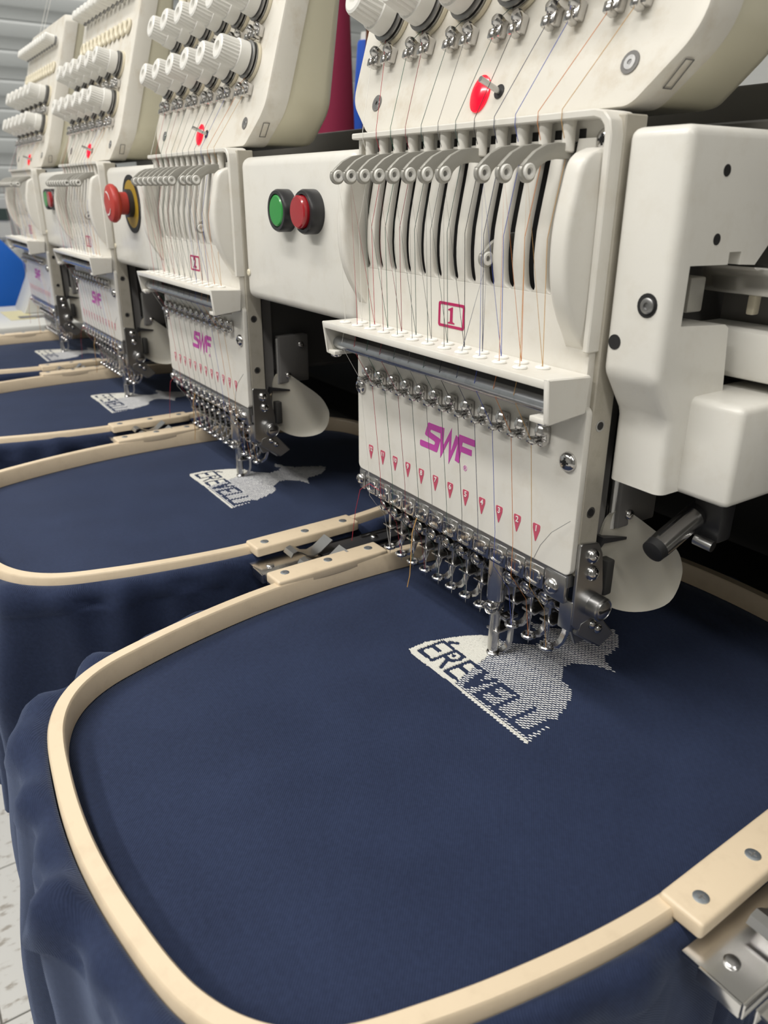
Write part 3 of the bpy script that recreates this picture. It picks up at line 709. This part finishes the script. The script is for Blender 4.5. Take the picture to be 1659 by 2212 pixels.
def cover_box(xc, label, kind):
    o = MB().box(-0.0905, 0.0905, 0.004, 0.084, -0.0210, 0.0900, 0.0075, 4).build('cover_panel', 'cover_plastic', label=label, cat='machine cover', group='white covers between the heads')
    o.location.x = xc
    s = screw_mesh(MB(), (-0.0835, 0.0038, 0.0005), NEG_Y, 0.003, 0.0010).build('plug', 'cream_plastic', o)
    if kind == 'buttons':
        for dx, nm, mt, pr in ((-0.0060, 'start_button', 'green_button', 0.0098), (0.0350, 'stop_button', 'red_button', 0.0135)):
            b = MB().lathe((dx, 0.004, 0.0512), NEG_Y, [(0.0150, 0), (0.0150, 0.0085), (0.0140, 0.0102), (0.0118, 0.0102), (0.0112, 0.0085)], 32).build(nm, 'black_plastic', o)
            MB().lathe((dx, 0.004, 0.0512), NEG_Y, [(0.0110, 0.004), (0.0110, pr), (0.0100, pr+0.0008), (0.004, pr+0.0009)], 32).build('lens', mt, b)
    else:
        d = link('warning_disc', plate([circ(0.000, 0.0500, 0.028, 40)], 0.0012, 0.0002, (0.004, 0.0036, 0), X, Z), 'dark_yellow', o)
        link('disc_rim', plate([circ(0.004, 0.0500, 0.031, 40), circ(0.004, 0.0500, 0.0255, 40)], 0.0014, 0.0002, (0, 0.0036, 0), X, Z), 'black', o)
        b = MB().lathe((0.003, 0.004, 0.0510), NEG_Y, [(0.0150, 0), (0.0150, 0.0060), (0.0140, 0.0065)], 32).build('stop_collar', 'black_plastic', o)
        k = MB().lathe((0.003, 0.004, 0.0510), NEG_Y, [(0.0120, 0.005), (0.0122, 0.0140), (0.0125, 0.0150), (0.0180, 0.0170), (0.0203, 0.0200), (0.0205, 0.0225), (0.0190, 0.0252), (0.0140, 0.0270), (0.004, 0.0275)], 36).build('stop_mushroom', 'stop_red', o)
        for a0 in (20, 140, 260):
            pts = [(0.003+0.0120*math.cos(math.radians(a0+a)), 0.004-0.0277, 0.0510+0.0120*math.sin(math.radians(a0+a))) for a in range(0, 80, 8)]
            MB().strip(pts, 0.0016, 0.0004, (0, 0, 1)).build('turn_arrow', 'white_print', k)
    return o
cover_box(-0.2000, 'white machine cover with green and red buttons left of the nearest head', 'buttons')
cover_box(-0.6000, 'white machine cover carrying a red mushroom stop knob between second and third heads', 'stop')
cover_box(-1.0000, 'white machine cover with small green and red buttons beside the farthest head', 'buttons')
# end cover on the right of head 1
ec = empty('end_cover', (0, 0, 0), 'white end cover with cut-outs and screw holes right of the nearest head', 'machine cover')
prof = [(0.0040, 0.0900), (0.2000, 0.0900), (0.2000, 0.0700), (0.0900, 0.0600), (0.0693, 0.0432), (0.0616, 0.0351), (0.0498, 0.0357), (0.0498, 0.0412), (0.0412, 0.0412), (0.0412, 0.0360), (0.0151, 0.0365),
        (0.0151, 0.0115), (0.0470, 0.0098), (0.0500, 0.0080), (0.0540, -0.0210), (0.0560, -0.0680), (0.0180, -0.0680), (0.0180, -0.0330), (0.0040, -0.0120)]
def shell(pts, x0, x1, round_edges, off, seg):
    t = bmesh.new(); n = len(pts)
    A = [t.verts.new((x0, *p)) for p in pts]; B = [t.verts.new((x1, *p)) for p in pts]
    t.faces.new(A); t.faces.new(B[::-1])
    for i in range(n): t.faces.new((A[i], B[i], B[(i+1) % n], A[(i+1) % n]))
    bmesh.ops.recalc_face_normals(t, faces=t.faces)
    es_ = []
    for i in round_edges: es_ += [t.edges.get((B[i], B[(i+1) % n])), t.edges.get((A[i], A[(i+1) % n]))]
    for i in (0, n-1, n-2): es_.append(t.edges.get((A[i], B[i])))
    bmesh.ops.bevel(t, geom=es_, offset=off, segments=seg, affect='EDGES', profile=0.5, clamp_overlap=True)
    m_ = MB(); m_._merge(t); return m_
shell(prof, 0.1085, 0.1400, (len(prof)-1, len(prof)-2, len(prof)-3, 0), 0.0045, 4).build('cover_shell', 'cover_plastic', ec, 40)
lb = MB().box(0.1300, 0.1665, 0.0310, 0.1100, -0.0690, -0.0215, 0.0035, 3).build('lower_housing', 'cover_plastic', ec)
for hy, hz in ((0.0300, 0.0735), (0.0305, 0.0467)):
    MB().lathe((0.1398, hy, hz), X, [(0.0024, 0), (0.0024, 0.0004)], 14).build('hole', 'black', ec)
MB().lathe((0.1298, 0.0041, 0.0200), NEG_Y, [(0.0052, 0), (0.0052, 0.0004)], 20).build('hole', 'black', ec)
MB().lathe((0.1305, 0.0038, 0.0200), NEG_Y, [(0.0034, 0), (0.0034, 0.0012), (0.0028, 0.0016), (0.0015, 0.0016), (0.0014, 0.0008)], 18).build('cap_screw', 'dull_steel', ec)
MB().lathe((0.1145, 0.0041, 0.0022), NEG_Y, [(0.0034, 0), (0.0034, 0.0004)], 18).build('hole', 'black', ec)
# bearing block and sensor behind the cut-out
bb = MB().box(0.1150, 0.1290, 0.0330, 0.0440, 0.0145, 0.0300, 0.001).build('bearing_block', 'lever_metal', ec)
MB().box(0.1090, 0.1120, 0.0500, 0.0900, 0.0060, 0.0560).build('inner_wall', 'machine_dark', ec, 0)
MB().box(0.1350, 0.1390, 0.0690, 0.0740, 0.0120, 0.0210, 0.0008).build('sensor_plate', 'cream_plastic', ec)
# laser pointer under the end cover
lp = empty('laser_pointer', (0, 0, 0), 'black and chrome pointer tube under the end cover', 'pointer lamp')
p0 = Vector((0.1330, 0.0330, -0.1010)); p1 = Vector((0.1330, 0.0860, -0.0790)); d = (p1-p0).normalized()
MB().cyl(p0, p0+d*0.028, 0.0064, n=24).build('barrel', 'bright_steel', lp)
MB().box(-0.0004, 0.0004, 0, 0.024, 0.0062, 0.0068).build('barrel_slit', 'black', lp, 0).matrix_local = Matrix.Translation(p0+d*0.002) @ d.to_track_quat('Y', 'Z').to_matrix().to_4x4()
MB().lathe(p0-d*0.003, d, [(0.0040, -0.002), (0.0060, -0.0012), (0.0062, 0.003)], 20).build('lens_cap', 'black', lp)
MB().lathe(p0-d*0.0006, d, [(0.0058, 0), (0.0058, 0.0010)], 20).build('lens_ring', 'pale_yellow', lp)
MB().cyl(p0+d*0.026, p0+d*0.062, 0.0062, n=20).build('body', 'black_plastic', lp)
MB().box(0.1310, 0.1480, 0.060, 0.0720, -0.1010, -0.0690, 0.002).build('holder', 'black_plastic', lp)
MB().cyl((0.1380, 0.0560, -0.1000), (0.1480, 0.0570, -0.1010), 0.0030).build('thumb_screw', 'steel', lp)
# cabling and dark metal below the beam
MB().box(-1.36, 0.70, 0.262, 0.34, -0.240, -0.228, 0.002).build('bed_plate', 'machine_dark', label='dark machine bed plate under the hoops behind the heads', cat='machine bed')
MB().tube([(0.135+0.05*t, 0.20+0.02*math.sin(t*1.2), -0.090-0.012*math.sin(t*0.9)) for t in range(0, 6)], 0.0035, 8).build('cable', 'black_plastic', label='black cable hanging under the end cover', cat='cable')
# ------------------------------------------------------------------ hoops
Q = [(0.1690, 0), (0.1675, 0.045), (0.1635, 0.082), (0.1560, 0.122), (0.1480, 0.153), (0.1390, 0.180), (0.1275, 0.1985), (0.1130, 0.2115), (0.0950, 0.2205), (0.0760, 0.2255), (0.0520, 0.2290), (0.0270, 0.2315)]
quad = Q + [(0, 0.2325)] + [(-u, v) for u, v in reversed(Q[1:])] + [(-0.1690, 0)] + [(-u, -v) for u, v in Q[1:]] + [(0, -0.2325)] + [(u, -v) for u, v in reversed(Q[1:])]
NH = 360
OUT = smooth_closed(quad, NH)
HC = (0.062, -0.018); HR = math.radians(1.8); ZT = -0.196; ZF = -0.2115
def hoop():
    h = empty('embroidery_hoop', (HC[0], HC[1], 0))
    prof = [(0.0000, ZF+0.0003), (0.0000, ZT-0.0012), (0.0010, ZT), (0.0076, ZT), (0.0086, ZT-0.0012), (0.0086, ZF+0.0003)]
    rs = [[Vector((p[0], p[1], z)) for p in inset(OUT, d)] for d, z in prof]; rs.append(rs[0])
    g = MB().rings(rs, False, False); bmesh.ops.remove_doubles(g.bm, verts=g.bm.verts, dist=1e-6)
    g.build('hoop_ring', 'hoop', h, 50)
    for s in (-1, 1):
        ear = MB().box(min(s*0.1601, s*0.1800), max(s*0.1601, s*0.1800), -0.0480, 0.0480, -0.2012, -0.1930, 0.0018, 3).build('hoop_ear', 'hoop', h)
        for v in (-0.0368, 0, 0.0368):
            MB().lathe((s*0.1715, v, -0.1931), Z, [(0.0033, 0), (0.0033, 0.0004), (0.0026, 0.0007), (0.0008, 0.0006)], 16).build('screw', 'screw_zinc', ear)
            MB().box(s*0.1715-0.0018, s*0.1715+0.0018, v-0.0003, v+0.0003, -0.1926, -0.19235).box(s*0.1715-0.0003, s*0.1715+0.0003, v-0.0018, v+0.0018, -0.1926, -0.19235).build('screw_slot', 'machine_grey', ear, 0)
    MB().box(-0.1400, -0.1340, -0.1985, -0.1970, ZT-0.0001, ZT+0.0001).build('pencil_mark', 'machine_grey', h, 0).rotation_euler = (0, 0, 0)
    h.rotation_euler.z = HR
    return h
hp = hoop()
mk_ = [c for c in kids(hp) if c.name.startswith('pencil_mark')][0]
bpy.data.objects.remove(mk_)
cm = child_map(); HOOPS = [hp]
for i in range(1, 4):
    h = copy_tree(hp, cm); h.location.x = HC[0]-D*i; HOOPS.append(h)
for h, l in zip(HOOPS, ['cream plastic hoop in the foreground under the nearest head', 'cream plastic hoop second from the camera, under head 2', 'cream plastic hoop third from the camera', 'farthest cream plastic hoop at the left end of the row']):
    tag(h, l, 'hoop', 'embroidery hoops')

# ------------------------------------------------------------------ garments
def sm(a, b, t): t = min(max((t-a)/(b-a), 0), 1); return t*t*(3-2*t)
def garment(idx, seed):
    rd = random.Random(seed)
    ph = [rd.uniform(0, 6.28) for _ in range(10)]
    NA = NH
    inner = inset(OUT, 0.0092); bmm = MB()
    rings = []
    for f in (0.02, 0.15, 0.3, 0.45, 0.6, 0.72, 0.82, 0.9, 0.96, 1.0):
        rings.append([Vector((p[0]*f, p[1]*f, ZF + 0.0002*math.sin(p[0]*60*f+ph[0])*(1-f))) for p in inner])
    rings.append([Vector((*p, ZF-0.0012)) for p in inset(OUT, 0.0080)])
    rings.append([Vector((*p, ZF-0.0014)) for p in inset(OUT, 0.0004)])
    per = 1.26
    T = [0.0, 0.012, 0.025, 0.04, 0.06, 0.08, 0.10, 0.125, 0.15, 0.18, 0.21, 0.245, 0.28, 0.32, 0.36, 0.40, 0.44, 0.485, 0.53, 0.575, 0.62, 0.67, 0.72, 0.77, 0.82, 0.87, 0.91, 0.95, 0.98, 1.0]
    P0 = [(-0.0006, -0.2085), (-0.0008, -0.2030), (-0.0026, -0.2012)]
    for o_, z_ in P0: rings.append([Vector((*p, z_)) for p in inset(OUT, o_)])
    nor = [(Vector(a)-Vector(b)).normalized() for a, b in zip(inset(OUT, -0.01), OUT)]
    cols = []
    for i, p in enumerate(OUT):
        s = i/NA*per
        front = sm(0.10, 0.20, -p[1]); side = 1-front
        lf = sm(0.02, 0.12, -p[0])*front
        ear = 1-sm(0.045, 0.075, abs(p[1])) if abs(p[0]) > 0.15 else 0
        bul = 0.0030+0.0050*front+0.0035*lf
        w = 0.55*math.sin(s*95+ph[0]+2*math.sin(s*11+ph[7]))+0.45*math.sin(s*57+ph[1])
        drift = 0.9*math.sin(s*7+ph[5])
        def fold_at(t):
            a_ = s*58+ph[2]+1.6*math.sin(s*17+ph[8])+drift*t*1.5
            return 1.15*abs(math.sin(a_))-0.85+0.42*math.sin(s*149+ph[4]+2*math.sin(s*31)+3*t)+0.22*math.sin(s*91+ph[3]-2*t)
        wr = (w+0.5*math.sin(s*190+ph[6]))*(0.0016+0.0022*front)*(0.6+0.8*abs(math.sin(s*23+ph[9])))
        # rim over the outer ring
        col = [(0.0045+bul*0.35, -0.2014+wr*0.8-0.003*ear), (0.0060+bul*0.75+wr*0.5, -0.2030+wr*1.2-0.005*ear), (0.0072+bul*1.0+wr, -0.2075+wr-0.004*ear), (0.0075+bul*1.12+wr*1.6, -0.2160)]
        L = 0.20+0.05*front+0.035*math.sin(s*9+ph[5])+0.02*lf
        for t in T[1:]:
            amp = 0.0022+(0.0115*front+0.006*side)*sm(0.0, 0.40, t); fold = fold_at(t)
            off = 0.0075+bul*(1.12+0.30*math.sin(min(t*4, 1)*1.57))+fold*amp+wr*(1-t)-0.001*front*t-0.006*side*sm(0, 0.6, t)
            if side > 0.5: off = min(off, 0.024)
            col.append((off, -0.216-L*t))
        cols.append((col, nor[i], p))
    nrow = len(cols[0][0])
    for r in range(nrow):
        rings.append([Vector((p[0]+n[0]*c[r][0], p[1]+n[1]*c[r][0], c[r][1]+(0.0012*math.sin(j*0.35+ph[6]+r*0.7) if 3 < r < 26 else 0))) for j, (c, n, p) in enumerate(cols)])
    bmm.rings(rings, False, False)
    vl = list(bmm.bm.verts)[:NA]; cv_ = bmm.bm.verts.new((0, 0, ZF))
    for j in range(NA): bmm.bm.faces.new((vl[(j+1) % NA], vl[j], cv_))
    g = bmm.build('polo_shirt', 'navy', smooth=180)
    g.location = (HC[0]-D*idx, HC[1], ZO); g.rotation_euler.z = HR
    return g
GL = ['navy cotton garment stretched in the foreground hoop with a large white embroidery', 'navy garment in the second hoop, draped between the two nearest hoops', 'navy garment in the third hoop from the camera', 'navy garment in the farthest hoop at the left']
GARM = []
for i in range(4):
    g = garment(i, 11+i); g.name = 'navy_garment'; tag(g, GL[i], 'garment', 'navy garments in hoops'); GARM.append(g)

# ------------------------------------------------------------------ embroidery: stitches as geometry
EMB = [(0.00219, -0.02634), (0.00138, -0.01217), (0.00555, 0.00213), (0.00945, 0.01452), (0.01442, 0.02375), (0.01936, 0.02812), (0.02637, 0.03184), (0.03278, 0.0335), (0.03872, 0.04044), (0.04276, 0.04725), (0.0409, 0.05797), (0.03367, 0.06311), (0.02975, 0.06039), (0.02415, 0.06118), (0.01965, 0.06348), (0.02421, 0.06704), (0.03338, 0.06997), (0.0407, 0.0772), (0.04621, 0.08899), (0.05197, 0.09783), (0.05385, 0.10408), (0.05897, 0.10525), (0.0666, 0.10062), (0.07428, 0.09035), (0.07794, 0.08079), (0.07819, 0.07523), (0.0799, 0.07199), (0.08724, 0.06887), (0.09409, 0.0668), (0.08943, 0.06382), (0.08037, 0.06118), (0.07595, 0.05583), (0.07346, 0.05345), (0.07214, 0.04858), (0.07242, 0.04334), (0.07772, 0.03488), (0.08089, 0.03166), (0.08609, 0.0317), (0.09274, 0.02894), (0.09643, 0.02451), (0.10225, 0.01389), (0.10789, -0.00184), (0.10903, -0.0057), (0.11108, -0.01571), (0.11287, -0.02676), (0.10866, -0.02795), (0.09425, -0.02829), (0.07666, -0.02765), (0.04906, -0.02633), (0.02803, -0.02748), (0.00721, -0.02768)]
def inside(p, poly):
    x, y = p; c = False; j = len(poly)-1
    for i in range(len(poly)):
        xi, yi = poly[i]; xj, yj = poly[j]
        if (yi > y) != (yj > y) and x < (xj-xi)*(y-yi)/(yj-yi)+xi: c = not c
        j = i
    return c
W_, Hh = 0.0098, 0.0195
GL5 = {'E': [((0, 0), (0, 1)), ((0, 1), (1, 1)), ((0, 0.52), (0.8, 0.52)), ((0, 0), (1, 0))],
       'R': [((0, 0), (0, 1)), ((0, 1), (0.8, 1)), ((0.8, 1), (0.95, 0.78)), ((0.95, 0.78), (0.8, 0.5)), ((0.8, 0.5), (0, 0.5)), ((0.45, 0.5), (1, 0)), ((0.4, 0.75), (0.4, 0.75))],
       'V': [((0, 1), (0.5, 0)), ((0.5, 0), (1, 1)), ((0.35, 0.7), (0.5, 0.1))],
       'L': [((0, 1), (0, 0)), ((0, 0), (1, 0))], 'I': [((0.2, 0), (0.2, 1))]}
LETT = [('E', 0.0068), ('R', 0.0205), ('E', 0.0345), ('V', 0.0490), ('E', 0.0645), ('L', 0.0790), ('L', 0.0930), ('I', 0.1045)]
SEGS = []
for ch, x0 in LETT:
    for a, b in GL5[ch]: SEGS.append(((x0+a[0]*W_, -0.0215+a[1]*Hh), (x0+b[0]*W_, -0.0215+b[1]*Hh)))
SEGS.append(((0.0100, 0.0010), (0.0140, 0.0045)))
def seg_d(p, a, b):
    ax, ay = a; bx, by = b; dx, dy = bx-ax, by-ay; l2 = dx*dx+dy*dy
    t = 0 if l2 < 1e-12 else max(0, min(1, ((p[0]-ax)*dx+(p[1]-ay)*dy)/l2))
    return math.hypot(p[0]-ax-t*dx, p[1]-ay-t*dy)
def in_letter(p, w):
    if not (-0.026 < p[1] < 0.008): return False
    return any(seg_d(p, a, b) < w for a, b in SEGS)
def stitch_mesh(name, spots, ln, wd, ht, dirv, jit, seed):
    """lens-shaped stitch bars, 6-sided rings"""
    rd = random.Random(seed); vs_, fs = [], []
    for (x, y) in spots:
        a = math.atan2(dirv[1], dirv[0])+rd.uniform(-jit, jit); c, s = math.cos(a), math.sin(a); l = ln*rd.uniform(0.85, 1.15)/2; b = len(vs_)
        pr = [(-l, 0, 0), (-l*0.45, wd/2, ht*0.35), (-l*0.45, 0, ht), (-l*0.45, -wd/2, ht*0.35), (l*0.45, wd/2, ht*0.35), (l*0.45, 0, ht), (l*0.45, -wd/2, ht*0.35), (l, 0, 0)]
        for q in pr: vs_.append((x+q[0]*c-q[1]*s, y+q[0]*s+q[1]*c, ZF+0.0001+q[2]))
        fs += [(b, b+2, b+1), (b, b+3, b+2), (b+1, b+2, b+5, b+4), (b+2, b+3, b+6, b+5), (b+4, b+5, b+7), (b+5, b+6, b+7)]
    me = bpy.data.meshes.new(name); me.from_pydata(vs_, [], fs); me.update(); return me
XS = 0.0475      # left of this the motif is sewn solid, right of it only the open ground layer
rd = random.Random(5)
def densf(x, y): return x < 0.048-0.33*(y+0.0257) and y < 0.0285
solid, open_, border = [], [], []
minx, maxx = min(p[0] for p in EMB), max(p[0] for p in EMB); miny, maxy = min(p[1] for p in EMB), max(p[1] for p in EMB)
y = miny; row = 0
while y < maxy:
    x = minx + (row % 3)*0.0006
    while x < maxx:
        p = (x+rd.uniform(-.0001, .0001), y+rd.uniform(-.00005, .00005))
        if densf(*p) and inside(p, EMB) and not in_letter(p, 0.0018): solid.append(p)
        x += 0.0012
    y += 0.00074; row += 1
row = 0; y = miny
while y < maxy:
    x = minx + (row % 2)*0.0014
    while x < maxx:
        p = (x+rd.uniform(-.00012, .00012), y+rd.uniform(-.0001, .0001))
        if not densf(*p) and inside(p, EMB) and not in_letter(p, 0.0019): open_.append(p)
        x += 0.0028
    y += 0.00160; row += 1
# running border stitches along the base
N_ = 42
for i in range(N_):
    t = i/N_; border.append((XS+(0.1135-XS)*t, -0.0252)); border.append((XS+(0.1135-XS)*t+0.0004, -0.0262))
def embroidery(parent):
    # solid sewn ground under the satin stitches
    m1 = stitch_mesh('satin', solid, 0.0021, 0.00105, 0.0010, (1, 0.25), 0.30, 1)
    o1 = link('satin_stitches', m1, 'stitch_white', parent, 60, kind='stuff', label='solid white satin stitching around cut-out letters')
    m2 = stitch_mesh('open', open_, 0.0026, 0.00090, 0.0006, (0.9, 0.45), 0.10, 2)
    o2 = link('ground_stitches', m2, 'thread_stitch', parent, 60, kind='stuff', label='open grey-white ground stitching with navy letters showing through')
    m3 = stitch_mesh('border', border, 0.0020, 0.0010, 0.0009, (1, -0.2), 0.15, 3)
    o3 = link('border_stitches', m3, 'stitch_white', parent, 60, kind='stuff')
    return o1, o2, o3
es = embroidery(GARM[0])
inv = Matrix.Rotation(-HR, 4, 'Z')
ML = inv @ Matrix.Translation((-HC[0], -HC[1], 0))
for o in es: o.matrix_local = ML
for i in range(1, 4):
    for o in es:
        c = o.copy(); COL.objects.link(c); c.parent = GARM[i]; c.matrix_local = ML

# ------------------------------------------------------------------ metal hoop holders between the hoops
def holder():
    h = empty('hoop_holder', (0, 0, 0))
    pl_ = MB()
    pl_.box(0.2400, 0.2660, -0.0660, 0.030, -0.2070, -0.2050, 0.0005)
    pl_.box(0.2480, 0.2660, -0.0668, -0.0650, -0.2120, -0.2050, 0.0004)
    pl_.box(0.2660, 0.2675, -0.0668, 0.030, -0.2110, -0.2035, 0.0004)
    p1_ = pl_.build('clip_plate', 'bright_steel', h)
    MB().lathe((0.2540, -0.0545, -0.2051), Z, [(0.0032, 0), (0.0032, 0.0010), (0.0026, 0.0016), (0.001, 0.0018)], 16).build('rivet', 'steel', p1_)
    p2 = MB().box(0.2700, 0.2880, -0.0640, 0.030, -0.2070, -0.2050, 0.0005).box(0.2700, 0.2712, -0.0650, -0.010, -0.2110, -0.2035, 0.0004).build('clip_plate', 'bright_steel', h)
    MB().lathe((0.2790, -0.0510, -0.2051), Z, [(0.0032, 0), (0.0032, 0.0010), (0.0026, 0.0016), (0.001, 0.0018)], 16).build('rivet', 'steel', p2)
    for x0 in (0.2475, 0.2715):
        MB().box(x0, x0+0.0165, -0.012, 0.200, -0.2046, -0.2026, 0.0006).build('dark_arm', 'dark_metal', h)
        pts = [(x0+0.008, -0.0350+0.0025*i, -0.2000+0.0045*math.sin(0.9+i*0.33)-0.002*math.sin(i*0.2)) for i in range(0, 18)]
        pts = [(x0+0.0085, -0.0400, -0.1985), (x0+0.0085, -0.0380, -0.1955), (x0+0.0085, -0.0345, -0.1945), (x0+0.0085, -0.0310, -0.1965), (x0+0.0085, -0.0260, -0.2003), (x0+0.0085, -0.0200, -0.2018), (x0+0.0085, -0.0140, -0.2000), (x0+0.0085, -0.0080, -0.1960), (x0+0.0085, -0.0030, -0.1925)]
        MB().strip(pts, 0.0135, 0.0009, (1, 0, 0)).build('spring_clip', 'steel', h)
        MB().strip([(x0+0.004, 0.030+0.01*i, -0.2010) for i in range(8)], 0.0025, 0.0012, (1, 0, 0)).build('spring_strip', 'bright_steel', h, 0)
        for yy in (0.040, 0.072):
            MB().lathe((x0+0.0095, yy, -0.2026), Z, [(0.0032, 0), (0.0032, 0.0012), (0.0024, 0.0020), (0.0008, 0.0023)], 14).build('rivet', 'bright_steel', h)
    return h
hd = holder(); cm = child_map(); HD = [hd]
for i in range(1, 4):
    q = copy_tree(hd, cm); q.location.x = -D*i; HD.append(q)
for q, l in zip(HD, ['bright metal hoop clip beside the right ear of the foreground hoop', 'metal hoop clip with curved springs between the two nearest hoops', 'metal hoop clip between the second and third hoops', 'metal hoop clip between the third and farthest hoops']):
    tag(q, l, 'hoop clip', 'hoop clips between the hoops')

# ------------------------------------------------------------------ behind and beyond
rk = MB().box(-1.2, 0.5, 0.20, 0.66, 0.097, 0.126, 0.002).build('thread_rack', 'beam_grey', label='grey thread rack shelf behind the heads', cat='thread rack')
def cone(x, y, r, h, m, label, top=0.55):
    c = empty('thread_cone', (x, y, 0.1265), label, 'thread cone', 'thread cones on the rack')
    MB().lathe((0, 0, 0.012), Z, [(r*0.97, 0), (r, 0.004), (r*(1+top)/2, h*0.5), (r*top, h-0.004), (r*top*0.9, h)], 28).build('thread_wind', m, c)
    MB().lathe((0, 0, 0), Z, [(r*0.9, 0), (r*0.92, 0.004), (r*0.88, 0.014)], 24).lathe((0, 0, h+0.01), Z, [(r*top*0.7, 0), (r*top*0.6, 0.015)], 20).build('cone_core', 'knob_plastic', c)
    return c
cone(-0.868, 0.43, 0.034, 0.21, 'magenta_thread', 'tall dark magenta thread cone between the two nearest heads', 0.80)
cone(-0.972, 0.56, 0.030, 0.17, 'blue_thread', 'blue thread cone just right of the magenta cone')
cone(-0.850, 0.50, 0.024, 0.22, 'brown_thread', 'brown thread cone behind the nearest head')
# far end of the machine
fe = MB().box(-1.70, -1.37, -0.075, 0.30, -0.215, -0.190, 0.005, 2).build('end_table', 'table_white', label='pale table surface beyond the farthest hoop', cat='table')
MB().box(-1.60, -1.46, -0.02, 0.03, -0.1902, -0.1890).build('yellow_label', 'pale_yellow', fe, 0)
MB().box(-1.50, -1.47, 0.0, 0.12, -0.1902, -0.1880).build('table_slot', 'machine_grey', fe, 0)
MB().box(-1.66, -1.60, 0.18, 0.26, FZ, -0.215).box(-1.47, -1.41, 0.18, 0.26, FZ, -0.215).build('table_leg', 'machine_grey', fe, 0)
fw = MB().prism([(0.02, -0.19), (0.45, -0.19), (0.45, 0.08), (0.14, 0.08), (0.09, -0.05)], (-1.66, 0, 0), Y, Z, X, 0.12, 0.004).build('end_housing', 'table_white', label='pale grey machine housing behind the farthest head', cat='machine housing')
bl = MB().prism([(-0.30, -0.46), (0.000, -0.46), (0.0830, -0.105), (0.0350, -0.045), (-0.05, -0.02), (-0.34, -0.10)], (-1.83, 0, 0), Y, Z, X, 0.05, 0.008).build('blue_bin', 'blue_plastic', label='bright blue plastic bin side at the left edge', cat='bin')
sb = MB().box(-0.09, 0.10, -0.25, 0.02, FZ, -0.465).build('stand', 'machine_grey', smooth=0, label='grey stand under the blue bin', cat='stand')
sb.location.x = -1.83
dv = MB().box(-1.99, -1.95, 0.020, 0.097, -0.058, 0.044, 0.003).build('control_box', 'device_grey', label='small grey electronic control box with display at the left edge', cat='control box')
MB().box(-1.951, -1.9485, 0.055, 0.0885, -0.008, 0.020).build('display', 'lcd', dv, 0)
MB().box(-1.951, -1.9490, 0.055, 0.0885, -0.050, -0.014).build('keypad', 'table_white', dv, 0)
MB().box(-1.99, -1.955, 0.045, 0.07, FZ, -0.058).build('post', 'device_grey', dv, 0)
for (a, b) in (((-1.22, 0.07, 0.30), (-1.35, 0.35, 0.95)), ((-1.25, 0.07, 0.30), (-1.40, 0.35, 0.95))):
    MB().tube([a, b], 0.0005, 4).build('upper_thread', 'thread_white', HEADS[3]).location.x = D*3
